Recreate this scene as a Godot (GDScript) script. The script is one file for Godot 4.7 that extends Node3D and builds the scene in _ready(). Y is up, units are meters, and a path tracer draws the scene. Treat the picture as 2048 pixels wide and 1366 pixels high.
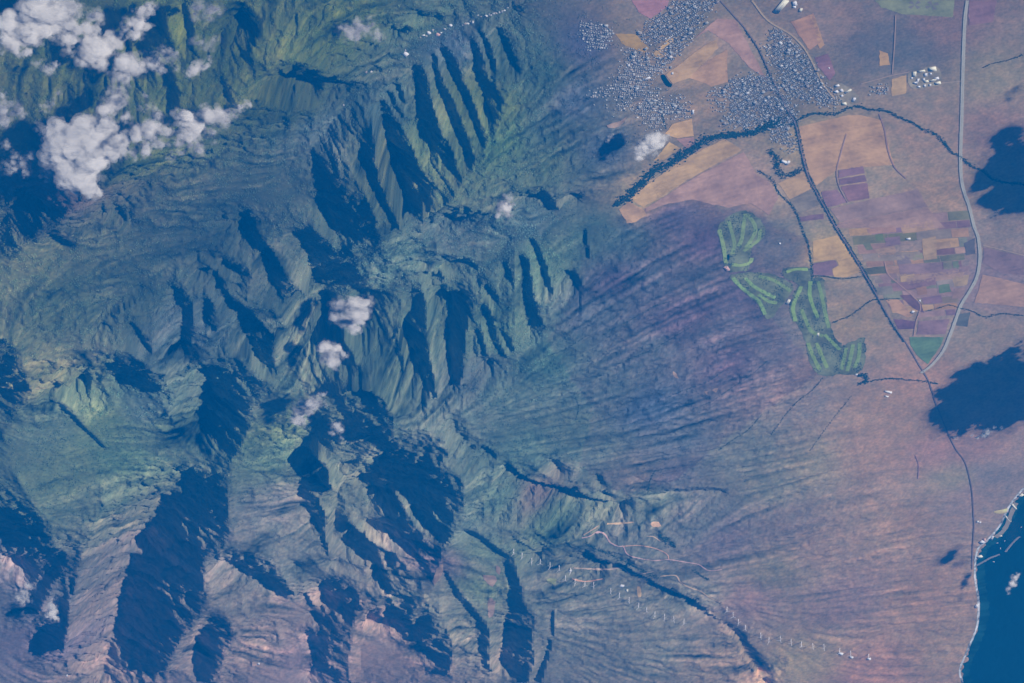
extends Node3D

# An island seen from very high up, looking steeply down from the north: x runs to the right of the picture,
# z runs down the picture (away from the eye), y is up.
const S := 4.7            # metres per picture unit across
const D := 100000.0       # distance of the eye
const TILT := 50.0        # degrees between the line of sight and straight down
const CELL := 12.0
const X0 := -5616.0
const Z0 := -7008.0
const NX := 937
const NZ := 1089
const MX := 469           # the coarse grid, two cells wide
const MZ := 545
const MID := 24.0
const AIR := Color(0.0, 0.062, 0.19)
const GAIN := 0.55

var eye: Vector3
var look: Vector3
var down: Vector3
var high := PackedFloat32Array()    # heights of the fine grid
var tint := PackedColorArray()
var rng := RandomNumberGenerator.new()
var taken := {}
var crops := {"A": Vector2(0, 0), "B": Vector2(512, 0), "C": Vector2(1024, 0), "D": Vector2(1536, 0), "E": Vector2(0, 455), "F": Vector2(512, 455), "G": Vector2(1024, 455), "H": Vector2(1536, 455), "I": Vector2(0, 910), "J": Vector2(512, 910), "K": Vector2(1024, 910), "L": Vector2(1536, 910), "M": Vector2(0, 380), "N": Vector2(480, 0), "O": Vector2(0, 683), "Q": Vector2(600, 780), "R": Vector2(1000, 400), "T": Vector2(780, 430)}
var zoom := {"M": 2.8444, "N": 2.8444, "O": 2.0, "Q": 1.5278, "R": 1.951, "T": 2.2976}


func _ready() -> void:
	var t0 := Time.get_ticks_msec()
	var cam := Camera3D.new()
	cam.name = "camera"
	var c := cos(deg_to_rad(TILT))
	var s := sin(deg_to_rad(TILT))
	eye = Vector3(0, D * c, -D * s)
	look = Vector3(0, -c, s)
	down = Vector3(0, s, c)
	cam.fov = rad_to_deg(2.0 * atan(683.0 * S / D))
	cam.near = 100.0
	cam.far = 400000.0
	cam.transform = Transform3D(Basis(Vector3(1, 0, 0), -down, -look), eye)
	add_child(cam)
	var env := Environment.new()
	env.background_mode = Environment.BG_SKY
	var sky := Sky.new()
	var sm := PhysicalSkyMaterial.new()
	sm.energy_multiplier = 2.0
	sm.turbidity = 4.0
	sm.ground_color = Color(0.1, 0.12, 0.16)
	sky.sky_material = sm
	env.sky = sky
	env.background_energy_multiplier = 0.3
	env.tonemap_mode = Environment.TONE_MAPPER_LINEAR
	env.tonemap_exposure = 1.6
	env.sdfgi_enabled = true
	env.ssao_enabled = true
	env.ssil_enabled = true
	env.fog_enabled = true
	env.fog_density = 0.0000065
	env.fog_light_color = Color(0.0, 0.27, 1.0).linear_to_srgb()
	var we := WorldEnvironment.new()
	we.name = "environment"
	we.environment = env
	add_child(we)
	var sun := DirectionalLight3D.new()
	sun.name = "sun"
	sun.light_energy = 1.6
	sun.light_color = Color(1.0, 0.95, 0.88)
	sun.light_angular_distance = 0.5
	sun.shadow_enabled = true
	var to_sun := Vector3(1.55, 1.0, -1.2).normalized()
	sun.transform = Transform3D(Basis.looking_at(-to_sun, Vector3.UP), Vector3(0, 5000, 0))
	add_child(sun)
	rng.seed = 7

	relief()
	print("relief ", Time.get_ticks_msec() - t0)
	cover()
	print("cover ", Time.get_ticks_msec() - t0)
	terrain_mesh()
	sea()
	print("mesh ", Time.get_ticks_msec() - t0)
	sheets()
	print("sheets ", Time.get_ticks_msec() - t0)
	belts()
	wild("forest", "green forest covering the steep wet mountains", 330000, Vector2(-260, -80), Vector2(1230, 980), 3.0, 7.5, 0.15, "forest", 1.3)
	wild("scrub", "dry scrub dotted over the long slope", 130000, Vector2(820, 340), Vector2(1760, 1340), 2.5, 6.0, -0.12, "scrub", 0.72)
	wild("plain_scrub", "thorn scrub on the waste ground north of the stream", 26000, Vector2(1560, 10), Vector2(1960, 260), 2.5, 6.0, 0.0, "scrub", 0.6)
	wild("foothill_scrub", "green scrub on the foothills below the town", 60000, Vector2(980, -20), Vector2(1420, 560), 3.0, 7.0, 0.05, "scrub", 1.0)
	wild("hill_scrub", "low scrub on the dry southern ridges", 90000, Vector2(-60, 800), Vector2(900, 1400), 2.5, 6.5, -0.1, "scrub", 0.8)
	print("belts ", Time.get_ticks_msec() - t0)
	buildings()
	print("buildings ", Time.get_ticks_msec() - t0)
	turbines()
	shore()
	print("shore ", Time.get_ticks_msec() - t0)
	clouds()
	print("clouds ", Time.get_ticks_msec() - t0)


# ---------------------------------------------------------------- places
func place(px: float, py: float, y: float) -> Vector3:      # the point at that height that stands at a spot of the map sheet
	var v := (py - 683.0) * S / D
	var u := (px - 1024.0) * S / D
	var ray := look + down * v + Vector3(u, 0, 0)
	return eye + ray * ((y - eye.y) / ray.y)


func level(x: float, z: float) -> float:
	var fx := clampf((x - X0) / CELL, 0.0, NX - 1.001)
	var fz := clampf((z - Z0) / CELL, 0.0, NZ - 1.001)
	var i := int(fx)
	var j := int(fz)
	fx -= i
	fz -= j
	var k := j * NX + i
	return lerpf(lerpf(high[k], high[k + 1], fx), lerpf(high[k + NX], high[k + NX + 1], fx), fz)


func ground_at(px: float, py: float) -> Vector3:
	var v := (py - 683.0) * S / D
	var u := (px - 1024.0) * S / D
	var ray := (look + down * v + Vector3(u, 0, 0)).normalized()
	var t := (1500.0 - eye.y) / ray.y
	var p := eye + ray * t
	for k in 400:
		var gap := p.y - level(p.x, p.z)
		if gap < 0.5:
			break
		p += ray * clampf(gap * 0.6, 0.8, 60.0)
	p.y = level(p.x, p.z)
	return p


func lines(text: String, want: String) -> Array:      # [kind, points with heights (NAN where none)]
	var got := []
	for row in text.split("\n", false):
		var w := row.strip_edges().split(" ", false)
		if w.is_empty() or not w[0] in want.split(" "):
			continue
		var pts := []
		var first := 1
		var at := Vector2.ZERO
		var by := 1.0
		if w[0].length() == 1 and w[0] == w[0].to_lower():
			at = crops[w[1]]
			by = 1.0 / float(zoom.get(w[1], 3.0))
			first = 2
		for k in range(first, w.size()):
			var n := w[k].split_floats(",")
			pts.append(Vector3(at.x + n[0] * by, at.y + n[1] * by, n[2] if n.size() > 2 else NAN))
		got.append([w[0], pts])
	return got


# ---------------------------------------------------------------- relief
var acc := PackedFloat32Array()
var wgt := PackedFloat32Array()
var soft := PackedFloat32Array()
var softw := PackedFloat32Array()

func pin(px: float, py: float, y: float, gentle := false) -> void:
	var p := place(px, py, y)
	var i := roundi((p.x - X0) / MID)
	var j := roundi((p.z - Z0) / MID)
	if i < 0 or j < 0 or i >= MX or j >= MZ:
		return
	var k := j * MX + i
	if gentle:
		soft[k] += y
		softw[k] += 1.0
	else:
		acc[k] += y
		wgt[k] += 1.0


func pin_line(pts: Array, gentle := false) -> void:
	for n in pts.size() - 1:
		var a: Vector3 = pts[n]
		var b: Vector3 = pts[n + 1]
		var steps := maxi(1, int(Vector2(b.x - a.x, b.y - a.y).length() / 1.6))
		for q in steps + 1:
			var p := a.lerp(b, float(q) / steps)
			pin(p.x, p.y, p.z, gentle)


func half(v: PackedFloat32Array, w: int, h: int) -> PackedFloat32Array:
	var w2 := (w + 1) / 2
	var h2 := (h + 1) / 2
	var out := PackedFloat32Array()
	out.resize(w2 * h2)
	for j in h:
		var r := (j >> 1) * w2
		var q := j * w
		for i in w:
			out[r + (i >> 1)] += v[q + i]
	return out


func grown(v: PackedFloat32Array, w: int, h: int, w2: int, h2: int, how := Image.INTERPOLATE_BILINEAR) -> PackedFloat32Array:
	var im := Image.create_from_data(w, h, false, Image.FORMAT_RF, v.to_byte_array())
	im.resize(w2, h2, how)
	return im.get_data().to_float32_array()


func relief() -> void:
	for a: PackedFloat32Array in [acc]:
		pass
	acc.resize(MX * MZ)
	wgt.resize(MX * MZ)
	soft.resize(MX * MZ)
	softw.resize(MX * MZ)
	var all := lines(RELIEF, "k v f")
	for at in all.size():
		var l: Array = all[at]
		var pts: Array = l[1]
		if l[0] != "f":
			pin_line(pts)
			continue
		var crests := []
		for near in range(maxi(0, at - 9), mini(all.size(), at + 9)):
			if all[near][0] == "k":
				crests.append(all[near][1])
		for n in pts.size() - 1:
			var a: Vector3 = pts[n]
			var b: Vector3 = pts[n + 1]
			var steps := maxi(1, int(Vector2(b.x - a.x, b.y - a.y).length() / 5.0))
			for q in steps + 1:
				var p := a.lerp(b, float(q) / steps)
				var best := 185.0
				var y := NAN
				for cr: Array in crests:
					for m in cr.size() - 1:
						var c0: Vector3 = cr[m]
						var c1: Vector3 = cr[m + 1]
						if (c0.y - p.y) * (c1.y - p.y) > 0.0 or c0.y == c1.y:
							continue
						var f := (p.y - c0.y) / (c1.y - c0.y)
						var dx := lerpf(c0.x, c1.x, f) - p.x
						if dx > 1.0 and dx < best:
							best = dx
							y = lerpf(c0.z, c1.z, f) - 3.25 * dx - 20.0
				if not is_nan(y):
					pin(p.x, p.y, maxf(y, 15.0))
	for l in lines(GROUND, "P S W"):
		if l[0] == "P":
			for p: Vector3 in l[1]:
				pin(p.x, p.y, p.z, true)
		else:
			pin_line(l[1])
	# from coarse to fine: a stretched skin through what is pinned
	var sums := [[acc, wgt, MX, MZ]]
	var softs := [[soft, softw]]
	while sums[-1][2] > 20:
		var l: Array = sums[-1]
		sums.append([half(l[0], l[2], l[3]), half(l[1], l[2], l[3]), (l[2] + 1) / 2, (l[3] + 1) / 2])
		var q: Array = softs[-1]
		softs.append([half(q[0], l[2], l[3]), half(q[1], l[2], l[3])])
	var h := PackedFloat32Array()
	for n in range(sums.size() - 1, -1, -1):
		var l: Array = sums[n]
		var w: int = l[2]
		var d: int = l[3]
		if h.is_empty():
			h.resize(w * d)
			h.fill(400.0)
		else:
			h = grown(h, sums[n + 1][2], sums[n + 1][3], w, d)
		var a: PackedFloat32Array = l[0]
		var g: PackedFloat32Array = l[1]
		var sa: PackedFloat32Array = softs[n][0]
		var sg: PackedFloat32Array = softs[n][1]
		var free := PackedInt32Array()
		for k in w * d:
			if g[k] > 0.0:
				h[k] = a[k] / g[k]
			elif n >= 2 and sg[k] > 0.0:
				h[k] = sa[k] / sg[k]
			else:
				free.append(k)
		var rounds: int = [10, 16, 30, 50, 80, 120, 200][mini(n, 6)]
		for it in rounds:
			var over := 1.5 if it < rounds - 2 else 1.0
			for k in free:
				var i := k % w
				var j := k / w
				var e := h[k + 1] if i < w - 1 else h[k - 1]
				var o := h[k - 1] if i > 0 else h[k + 1]
				var u := h[k + w] if j < d - 1 else h[k - w]
				var b := h[k - w] if j > 0 else h[k + w]
				h[k] += over * ((e + o + u + b) * 0.25 - h[k])
	erode(h)


var rugged := PackedFloat32Array()

func erode(h: PackedFloat32Array) -> void:
	# how rugged the land is, from the slope of the smoothed skin
	var small := grown(h, MX, MZ, MX / 8, MZ / 8, Image.INTERPOLATE_TRILINEAR)
	var sx := MX / 8
	var sz := MZ / 8
	var rg := PackedFloat32Array()
	rg.resize(sx * sz)
	for j in sz:
		for i in sx:
			var lo := 9999.0
			var hi := -9999.0
			for b in range(maxi(0, j - 1), mini(sz, j + 2)):
				for a in range(maxi(0, i - 1), mini(sx, i + 2)):
					lo = minf(lo, small[b * sx + a])
					hi = maxf(hi, small[b * sx + a])
			rg[j * sx + i] = smoothstep(12.0, 240.0, hi - lo)
	rugged = grown(rg, sx, sz, MX, MZ, Image.INTERPOLATE_CUBIC)
	var n1 := FastNoiseLite.new()
	n1.seed = 3
	n1.noise_type = FastNoiseLite.TYPE_SIMPLEX_SMOOTH
	n1.frequency = 1.0 / 420.0
	n1.fractal_octaves = 5
	n1.fractal_gain = 0.55
	var n3 := FastNoiseLite.new()
	n3.seed = 5
	n3.noise_type = FastNoiseLite.TYPE_SIMPLEX_SMOOTH
	n3.fractal_type = FastNoiseLite.FRACTAL_RIDGED
	n3.frequency = 1.0 / 270.0
	n3.fractal_octaves = 3
	for j in MZ:
		for i in MX:
			var k := j * MX + i
			if wgt[k] == 0.0:
				h[k] += n3.get_noise_2d(i * MID, j * MID * 0.6) * 38.0 * clampf(rugged[k], 0.0, 1.0)
			if wgt[k] == 0.0:
				h[k] += n1.get_noise_2d(i * MID, j * MID) * 34.0 * clampf(rugged[k], 0.0, 1.0)
			else:
				h[k] += n1.get_noise_2d(i * MID, j * MID) * 8.0 * clampf(rugged[k], 0.0, 1.0)
	streak(grown(small, sx, sz, MX, MZ, Image.INTERPOLATE_CUBIC))
	for k in MX * MZ:
		h[k] += streaks[k] * 7.0 * clampf(rugged[k] * 2.5, 0.0, 1.0) * clampf(1.25 - 2.2 * rugged[k], 0.0, 1.0) * clampf(0.5 + 2.0 * n1.get_noise_2d(float(k / MX) * MID + 9000.0, float(k % MX) * MID), 0.0, 1.3) * (0.2 if wgt[k] > 0.0 else 1.0)
	rain(h, wgt, rugged, MX, MZ, 6, 0.04)
	# fine grid
	high = grown(h, MX, MZ, NX, NZ)
	var rug := grown(rugged, MX, MZ, NX, NZ)
	var n2 := FastNoiseLite.new()
	n2.seed = 11
	n2.noise_type = FastNoiseLite.TYPE_SIMPLEX_SMOOTH
	n2.frequency = 1.0 / 70.0
	n2.fractal_octaves = 3
	var held := grown(wgt, MX, MZ, NX, NZ, Image.INTERPOLATE_NEAREST)
	for j in NZ:
		for i in NX:
			var k := j * NX + i
			high[k] += n2.get_noise_2d(i * CELL, j * CELL) * (0.6 + 11.0 * clampf(rug[k], 0.0, 1.0))
	rain(high, held, rug, NX, NZ, 5, 0.03)
	for j in NZ:
		for i in NX:
			var k := j * NX + i
			var edge := mini(mini(i, NX - 1 - i), mini(j, NZ - 1 - j))
			if edge < 30:
				high[k] = lerpf(-60.0, high[k], edge / 30.0)


var drained := PackedFloat32Array()

func rain(h: PackedFloat32Array, hold: PackedFloat32Array, rug: PackedFloat32Array, w: int, d: int, rounds: int, bite: float) -> void:
	# running water: rounds of stream-power incision
	var count := w * d
	var steps := PackedInt32Array([1, -1, w, -w, w + 1, w - 1, -w + 1, -w - 1])
	var fars := PackedFloat32Array([1.0, 1.0, 1.0, 1.0, 0.7071, 0.7071, 0.7071, 0.7071])
	var to := PackedInt32Array()
	to.resize(count)
	var area := PackedFloat32Array()
	area.resize(count)
	var keys := PackedInt64Array()
	keys.resize(count)
	for it in rounds:
		for k in count:
			keys[k] = (int((h[k] + 400.0) * 500.0) << 21) | k
			to[k] = -1
		for j in range(1, d - 1):
			for i in range(1, w - 1):
				var k := j * w + i
				var y := h[k]
				var best := 0.0
				for q in 8:
					var f := (y - h[k + steps[q]]) * fars[q] * (0.5 + 0.001 * float(absi((k * 7919) ^ (q * 104729 + it * 15485863)) % 1000))
					if f > best:
						best = f
						to[k] = k + steps[q]
		keys.sort()
		area.fill(1.0)
		for n in range(count - 1, -1, -1):
			var k := keys[n] & 0x1FFFFF
			if to[k] >= 0:
				area[to[k]] += area[k]
		for n in count:
			var k := keys[n] & 0x1FFFFF
			var r := to[k]
			if r >= 0:
				var f := bite * sqrt(minf(area[k], 400.0)) * clampf(rug[k] + 0.03, 0.0, 1.0)
				if hold[k] > 0.0:
					f *= 0.1
				h[k] = (h[k] + f * h[r]) / (1.0 + f)
	drained = area


var streaks := PackedFloat32Array()

func streak(s: PackedFloat32Array) -> void:
	# patterns drawn out along the fall of the land, as gullies and strips of scrub are
	var count := MX * MZ
	var dx := PackedFloat32Array()
	var dz := PackedFloat32Array()
	var grain := PackedFloat32Array()
	dx.resize(count)
	dz.resize(count)
	grain.resize(count)
	streaks.resize(count)
	var wide := FastNoiseLite.new()
	wide.seed = 43
	wide.frequency = 1.0 / 260.0
	var n := FastNoiseLite.new()
	n.seed = 41
	n.frequency = 1.0 / 75.0
	n.fractal_octaves = 2
	for j in MZ:
		for i in MX:
			var k := j * MX + i
			var g := Vector2(s[mini(k + 1, count - 1)] - s[maxi(k - 1, 0)], s[mini(k + MX, count - 1)] - s[maxi(k - MX, 0)])
			g /= maxf(g.length(), 0.02)
			dx[k] = g.x
			dz[k] = g.y
			grain[k] = n.get_noise_2d(i * MID, j * MID) + 0.55 * wide.get_noise_2d(i * MID, j * MID)
	var all := 0.0
	for j in MZ:
		for i in MX:
			var sum := 0.0
			for way in [1.0, -1.0]:
				var x := i + 0.5
				var y := j + 0.5
				for q in 16:
					var k := clampi(int(y), 0, MZ - 1) * MX + clampi(int(x), 0, MX - 1)
					sum += grain[k]
					x += dx[k] * way
					y += dz[k] * way
			streaks[j * MX + i] = sum
			all += sum * sum
	all = sqrt(all / count)
	for k in count:
		streaks[k] = clampf(streaks[k] / all, -2.5, 2.5)


# ---------------------------------------------------------------- soil and plants
func facing(x: float, z: float) -> float:      # how squarely the wider slope meets the sun, over what level ground gets
	var r := 190.0
	var n := Vector3(level(x - r, z) - level(x + r, z), 2.0 * r, level(x, z - r) - level(x, z + r)).normalized()
	return clampf(n.dot(Vector3(1.55, 1.0, -1.2).normalized()) / 0.455, 1.0, 2.1)


func real(c: Color) -> Color:        # a colour as seen from above the air, turned into the surface's own
	var l := c.srgb_to_linear()
	return Color(clampf((l.r - AIR.r) / 0.485, 0.012, 0.8), clampf((l.g - AIR.g) / 0.41, 0.012, 0.8), clampf((l.b - AIR.b) / 0.38, 0.006, 0.8))


func cover() -> void:
	var gx := 118
	var gz := 137
	var at := PackedVector2Array()
	var is_ := []
	for w in COLOURS.replace("\n", " ").split(" ", false):
		var ab := w.split(":")
		var p := ab[0].split_floats(",")
		var q := ab[1].split_floats(",")
		var g := ground_at(p[0], p[1])
		at.append(Vector2(g.x, g.z))
		var own := real(Color(q[0] / 255.0, q[1] / 255.0, q[2] / 255.0))
		is_.append(own * (1.0 / facing(g.x, g.z)))
	var im := Image.create_empty(gx, gz, false, Image.FORMAT_RGBF)
	for j in gz:
		for i in gx:
			var p := Vector2(X0 + i * CELL * (NX - 1) / (gx - 1), Z0 + j * CELL * (NZ - 1) / (gz - 1))
			var sum := Vector3.ZERO
			var tot := 0.0
			for n in at.size():
				var w := 1.0 / pow(p.distance_squared_to(at[n]) + 14000.0, 1.7)
				sum += Vector3(is_[n].r, is_[n].g, is_[n].b) * w
				tot += w
			sum /= tot
			im.set_pixel(i, j, Color(sum.x, sum.y, sum.z))
	im.resize(NX, NZ, Image.INTERPOLATE_CUBIC)
	var raw := im.get_data().to_float32_array()
	tint.resize(NX * NZ)
	var a := FastNoiseLite.new()
	a.seed = 21
	a.frequency = 1.0 / 900.0
	a.fractal_octaves = 6
	a.fractal_gain = 0.62
	var b := FastNoiseLite.new()
	b.seed = 22
	b.frequency = 1.0 / 160.0
	b.fractal_octaves = 4
	b.fractal_gain = 0.7
	var burnt := PackedVector2Array()
	for w in "1172,458 1250,427 1330,407 1380,399 1425,403 1442,424 1475,408 1520,402 1542,452 1600,470 1622,482 1616,560 1510,600 1600,700 1642,746 1560,800 1450,880 1350,960 1250,990 1160,930 1185,820 1130,740 1095,680 1150,580".split(" "):
		var q := w.split_floats(",")
		var g := ground_at(q[0], q[1])
		burnt.append(Vector2(g.x, g.z))
	var run := grown(streaks, MX, MZ, NX, NZ, Image.INTERPOLATE_CUBIC)
	var rug := grown(rugged, MX, MZ, NX, NZ)
	var e := FastNoiseLite.new()
	e.seed = 23
	e.frequency = 1.0 / 38.0
	e.fractal_octaves = 2
	for j in NZ:
		for i in NX:
			var k := j * NX + i
			var l := run[k] * clampf(rug[k] * 3.0, 0.0, 1.0) * clampf(0.75 + 1.6 * a.get_noise_2d(j * CELL + 4000.0, i * CELL), 0.1, 1.5)
			var spot := e.get_noise_2d(i * CELL, j * CELL)
			var f := 1.0 + 0.3 * a.get_noise_2d(i * CELL, j * CELL)
			var g := b.get_noise_2d(i * CELL, j * CELL)
			f *= (1.0 + 0.22 * g) * (1.0 + 0.31 * l) * (1.0 + 0.3 * spot)
			var x := X0 + i * CELL
			var z := Z0 + j * CELL
			if x > 100.0 and x < 3400.0 and z > -3600.0 and z < 3600.0 and Geometry2D.is_point_in_polygon(Vector2(x + 60.0 * g, z + 60.0 * spot), burnt):
				f *= 0.88 - 0.25 * a.get_noise_2d(i * CELL * 2.0, j * CELL * 2.0)
				raw[k * 3] *= 1.05
				raw[k * 3 + 1] *= 0.91
			tint[k] = Color(maxf(raw[k * 3], 0.008) * f * (1.0 + 0.2 * g + 0.1 * l), maxf(raw[k * 3 + 1], 0.01) * f, maxf(raw[k * 3 + 2], 0.004) * f * (1.0 - 0.1 * g))
			var grey := (tint[k].r + tint[k].g + tint[k].b) / 3.0
			tint[k] = tint[k].lerp(Color(grey, grey * 1.02, grey * 0.85), 0.2)


func terrain_mesh() -> void:
	var v := PackedVector3Array()
	var n := PackedVector3Array()
	v.resize(NX * NZ)
	n.resize(NX * NZ)
	for j in NZ:
		for i in NX:
			var k := j * NX + i
			v[k] = Vector3(X0 + i * CELL, high[k], Z0 + j * CELL)
			var w := high[k - 1] if i > 0 else high[k]
			var e := high[k + 1] if i < NX - 1 else high[k]
			var u := high[k - NX] if j > 0 else high[k]
			var d := high[k + NX] if j < NZ - 1 else high[k]
			n[k] = Vector3(w - e, 2.0 * CELL, u - d).normalized()
	var idx := PackedInt32Array()
	idx.resize((NX - 1) * (NZ - 1) * 6)
	var q := 0
	for j in NZ - 1:
		for i in NX - 1:
			var k := j * NX + i
			idx[q] = k
			idx[q + 1] = k + 1
			idx[q + 2] = k + NX
			idx[q + 3] = k + 1
			idx[q + 4] = k + NX + 1
			idx[q + 5] = k + NX
			q += 6
	var arr := []
	arr.resize(Mesh.ARRAY_MAX)
	arr[Mesh.ARRAY_VERTEX] = v
	arr[Mesh.ARRAY_COLOR] = tint
	arr[Mesh.ARRAY_INDEX] = idx
	var m := ArrayMesh.new()
	m.add_surface_from_arrays(Mesh.PRIMITIVE_TRIANGLES, arr)
	var mat := StandardMaterial3D.new()
	mat.vertex_color_use_as_albedo = true
	mat.roughness = 1.0
	mat.metallic_specular = 0.1
	m.surface_set_material(0, mat)
	var o := MeshInstance3D.new()
	o.name = "terrain"
	o.mesh = m
	o.set_meta("kind", "structure")
	o.set_meta("label", "steep green and brown mountain land with deep gulches falling to a dry plain")
	o.set_meta("category", "terrain")
	add_child(o)


func sea() -> void:
	var m := PlaneMesh.new()
	m.size = Vector2(60000, 60000)
	var mat := StandardMaterial3D.new()
	mat.albedo_color = Color(0.005, 0.045, 0.06).linear_to_srgb()
	mat.roughness = 0.22
	var swell := FastNoiseLite.new()
	swell.frequency = 0.012
	swell.fractal_octaves = 5
	var nt := NoiseTexture2D.new()
	nt.width = 512
	nt.height = 512
	nt.seamless = true
	nt.as_normal_map = true
	nt.bump_strength = 5.0
	nt.noise = swell
	mat.normal_enabled = true
	mat.normal_texture = nt
	mat.normal_scale = 0.6
	mat.uv1_triplanar = true
	mat.uv1_world_triplanar = true
	mat.uv1_scale = Vector3(0.0012, 0.0012, 0.0012)
	m.material = mat
	var o := MeshInstance3D.new()
	o.name = "sea"
	o.mesh = m
	o.set_meta("kind", "structure")
	o.set_meta("label", "deep blue sea beyond the rocky shore")
	o.set_meta("category", "sea")
	add_child(o)


# ---------------------------------------------------------------- naming
func numbered(called: String) -> String:
	var n: int = taken.get(called, 0)
	taken[called] = n + 1
	return called if n == 0 else "%s_%03d" % [called, n]


func tag(o: Node3D, label: String, category: String, group := "", kind := "") -> void:
	o.set_meta("label", label)
	o.set_meta("category", category)
	if group:
		o.set_meta("group", group)
	if kind:
		o.set_meta("kind", kind)


func add_mesh(called: String, m: Mesh, mat: Material, parent: Node3D = null) -> MeshInstance3D:
	var o := MeshInstance3D.new()
	o.name = numbered(called) if parent == null else called
	o.mesh = m
	if mat:
		o.material_override = mat
	(parent if parent else self).add_child(o, true)
	return o


func matt(c: Color, rough := 0.95) -> StandardMaterial3D:
	var m := StandardMaterial3D.new()
	m.albedo_color = c.linear_to_srgb()
	m.roughness = rough
	m.metallic_specular = 0.2
	return m


func tinted(rough := 1.0) -> StandardMaterial3D:
	var m := StandardMaterial3D.new()
	m.vertex_color_use_as_albedo = true
	m.roughness = rough
	m.metallic_specular = 0.1
	return m


func rows(text: String) -> Array:
	var got := []
	for r in text.split("\n", false):
		if r.strip_edges():
			got.append(r.split("|"))
	return got


func spots(text: String) -> PackedVector2Array:      # map spots, in whole-sheet units
	var w := text.split(" ", false)
	var out := PackedVector2Array()
	for k in range(1, w.size()):
		var n := w[k].split_floats(",")
		out.append(crops[w[0]] + Vector2(n[0], n[1]) / float(zoom.get(w[0], 3.0)))
	return out


func flat(p: Vector3) -> Vector2:
	return Vector2(p.x, p.z)


func on_ground(pts: PackedVector2Array) -> PackedVector2Array:
	var out := PackedVector2Array()
	for p in pts:
		out.append(flat(ground_at(p.x, p.y)))
	return out


func curved(pts: PackedVector2Array, step: float, closed := false) -> PackedVector2Array:      # a smooth line through the points
	var out := PackedVector2Array()
	var n := pts.size()
	for k in (n if closed else n - 1):
		var a := pts[(k - 1 + n) % n] if closed or k > 0 else pts[0] * 2.0 - pts[1]
		var b := pts[k]
		var c := pts[(k + 1) % n]
		var d := pts[(k + 2) % n] if closed or k + 2 < n else c * 2.0 - b
		var q := maxi(1, int(b.distance_to(c) / step))
		for s in q:
			out.append(b.cubic_interpolate(c, a, d, float(s) / q))
	if not closed:
		out.append(pts[n - 1])
	return out


# ---------------------------------------------------------------- sheets on the ground
var soil := FastNoiseLite.new()
var fine := FastNoiseLite.new()

func sheet(called: String, edge: PackedVector2Array, lift: float, c: Color, furrow := Vector2.ZERO, vary := 0.16) -> MeshInstance3D:
	var st := SurfaceTool.new()
	st.begin(Mesh.PRIMITIVE_TRIANGLES)
	var idx := Geometry2D.triangulate_polygon(edge)
	var seen := {}
	var todo := []
	for k in range(0, idx.size(), 3):
		todo.append([edge[idx[k]], edge[idx[k + 1]], edge[idx[k + 2]]])
	while not todo.is_empty():
		var t: Array = todo.pop_back()
		var l := [t[0].distance_to(t[1]), t[1].distance_to(t[2]), t[2].distance_to(t[0])]
		var m: float = maxf(l[0], maxf(l[1], l[2]))
		if m > 36.0:
			var e := l.find(m)
			var a: Vector2 = t[e]
			var b: Vector2 = t[(e + 1) % 3]
			var o: Vector2 = t[(e + 2) % 3]
			var mid := (a + b) * 0.5
			todo.append([a, mid, o])
			todo.append([mid, b, o])
			continue
		var ids := []
		for p: Vector2 in t:
			if not seen.has(p):
				seen[p] = seen.size()
				var f := 1.0 + vary * soil.get_noise_2d(p.x, p.y) * 2.0 + vary * fine.get_noise_2d(p.x, p.y)
				if furrow != Vector2.ZERO:
					f += 0.10 * fine.get_noise_2d(p.dot(furrow) * 1.3, 7000.0) * 2.0
				st.set_color(Color(c.r * f, c.g * f, c.b * f))
				st.set_normal(Vector3.UP)
				var y := level(p.x, p.y)
				st.add_vertex(Vector3(p.x, y + lift, p.y))
			ids.append(seen[p])
		var turn: float = (t[1] - t[0]).cross(t[2] - t[0])
		st.add_index(ids[0])
		st.add_index(ids[1] if turn > 0.0 else ids[2])
		st.add_index(ids[2] if turn > 0.0 else ids[1])
	st.generate_normals()
	return add_mesh(called, st.commit(), earth)


var earth: StandardMaterial3D

func worn(edge: PackedVector2Array, by: float) -> PackedVector2Array:      # an outline with uneven margins
	var out := PackedVector2Array()
	for k in edge.size():
		var a := edge[k]
		var b := edge[(k + 1) % edge.size()]
		var n := maxi(1, int(a.distance_to(b) / 40.0))
		for q in n:
			var p := a.lerp(b, float(q) / n)
			out.append(p + Vector2(fine.get_noise_2d(p.x, p.y + 500.0), fine.get_noise_2d(p.x + 500.0, p.y)) * by * 2.0)
	return out


func ribbon(called: String, px: PackedVector2Array, wide: float, lift: float, c: Color, bend := true, vary := 0.12) -> MeshInstance3D:
	var line := curved(px, 3.0) if bend else px
	var st := SurfaceTool.new()
	st.begin(Mesh.PRIMITIVE_TRIANGLES)
	var g := on_ground(line)
	var n := g.size()
	for k in n:
		var along := (g[mini(k + 1, n - 1)] - g[maxi(k - 1, 0)]).normalized()
		var side := along.orthogonal() * wide * 0.5 * (1.0 + 0.25 * fine.get_noise_2d(g[k].x * 0.6, g[k].y * 0.6))
		for s in [-1.0, 0.0, 1.0]:
			var p: Vector2 = g[k] + side * s
			var f := 1.0 + vary * (soil.get_noise_2d(p.x, p.y) + fine.get_noise_2d(p.x, p.y))
			st.set_color(Color(c.r * f, c.g * f, c.b * f))
			var y := maxf(level(p.x, p.y), 0.0) if lift > -500.0 else 1000.3
			st.add_vertex(Vector3(p.x, y + lift, p.y))
	for k in n - 1:
		for s in 2:
			var a := k * 3 + s
			for q: int in [a, a + 3, a + 1, a + 1, a + 3, a + 4]:
				st.add_index(q)
	st.generate_normals()
	return add_mesh(called, st.commit(), earth)


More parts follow.
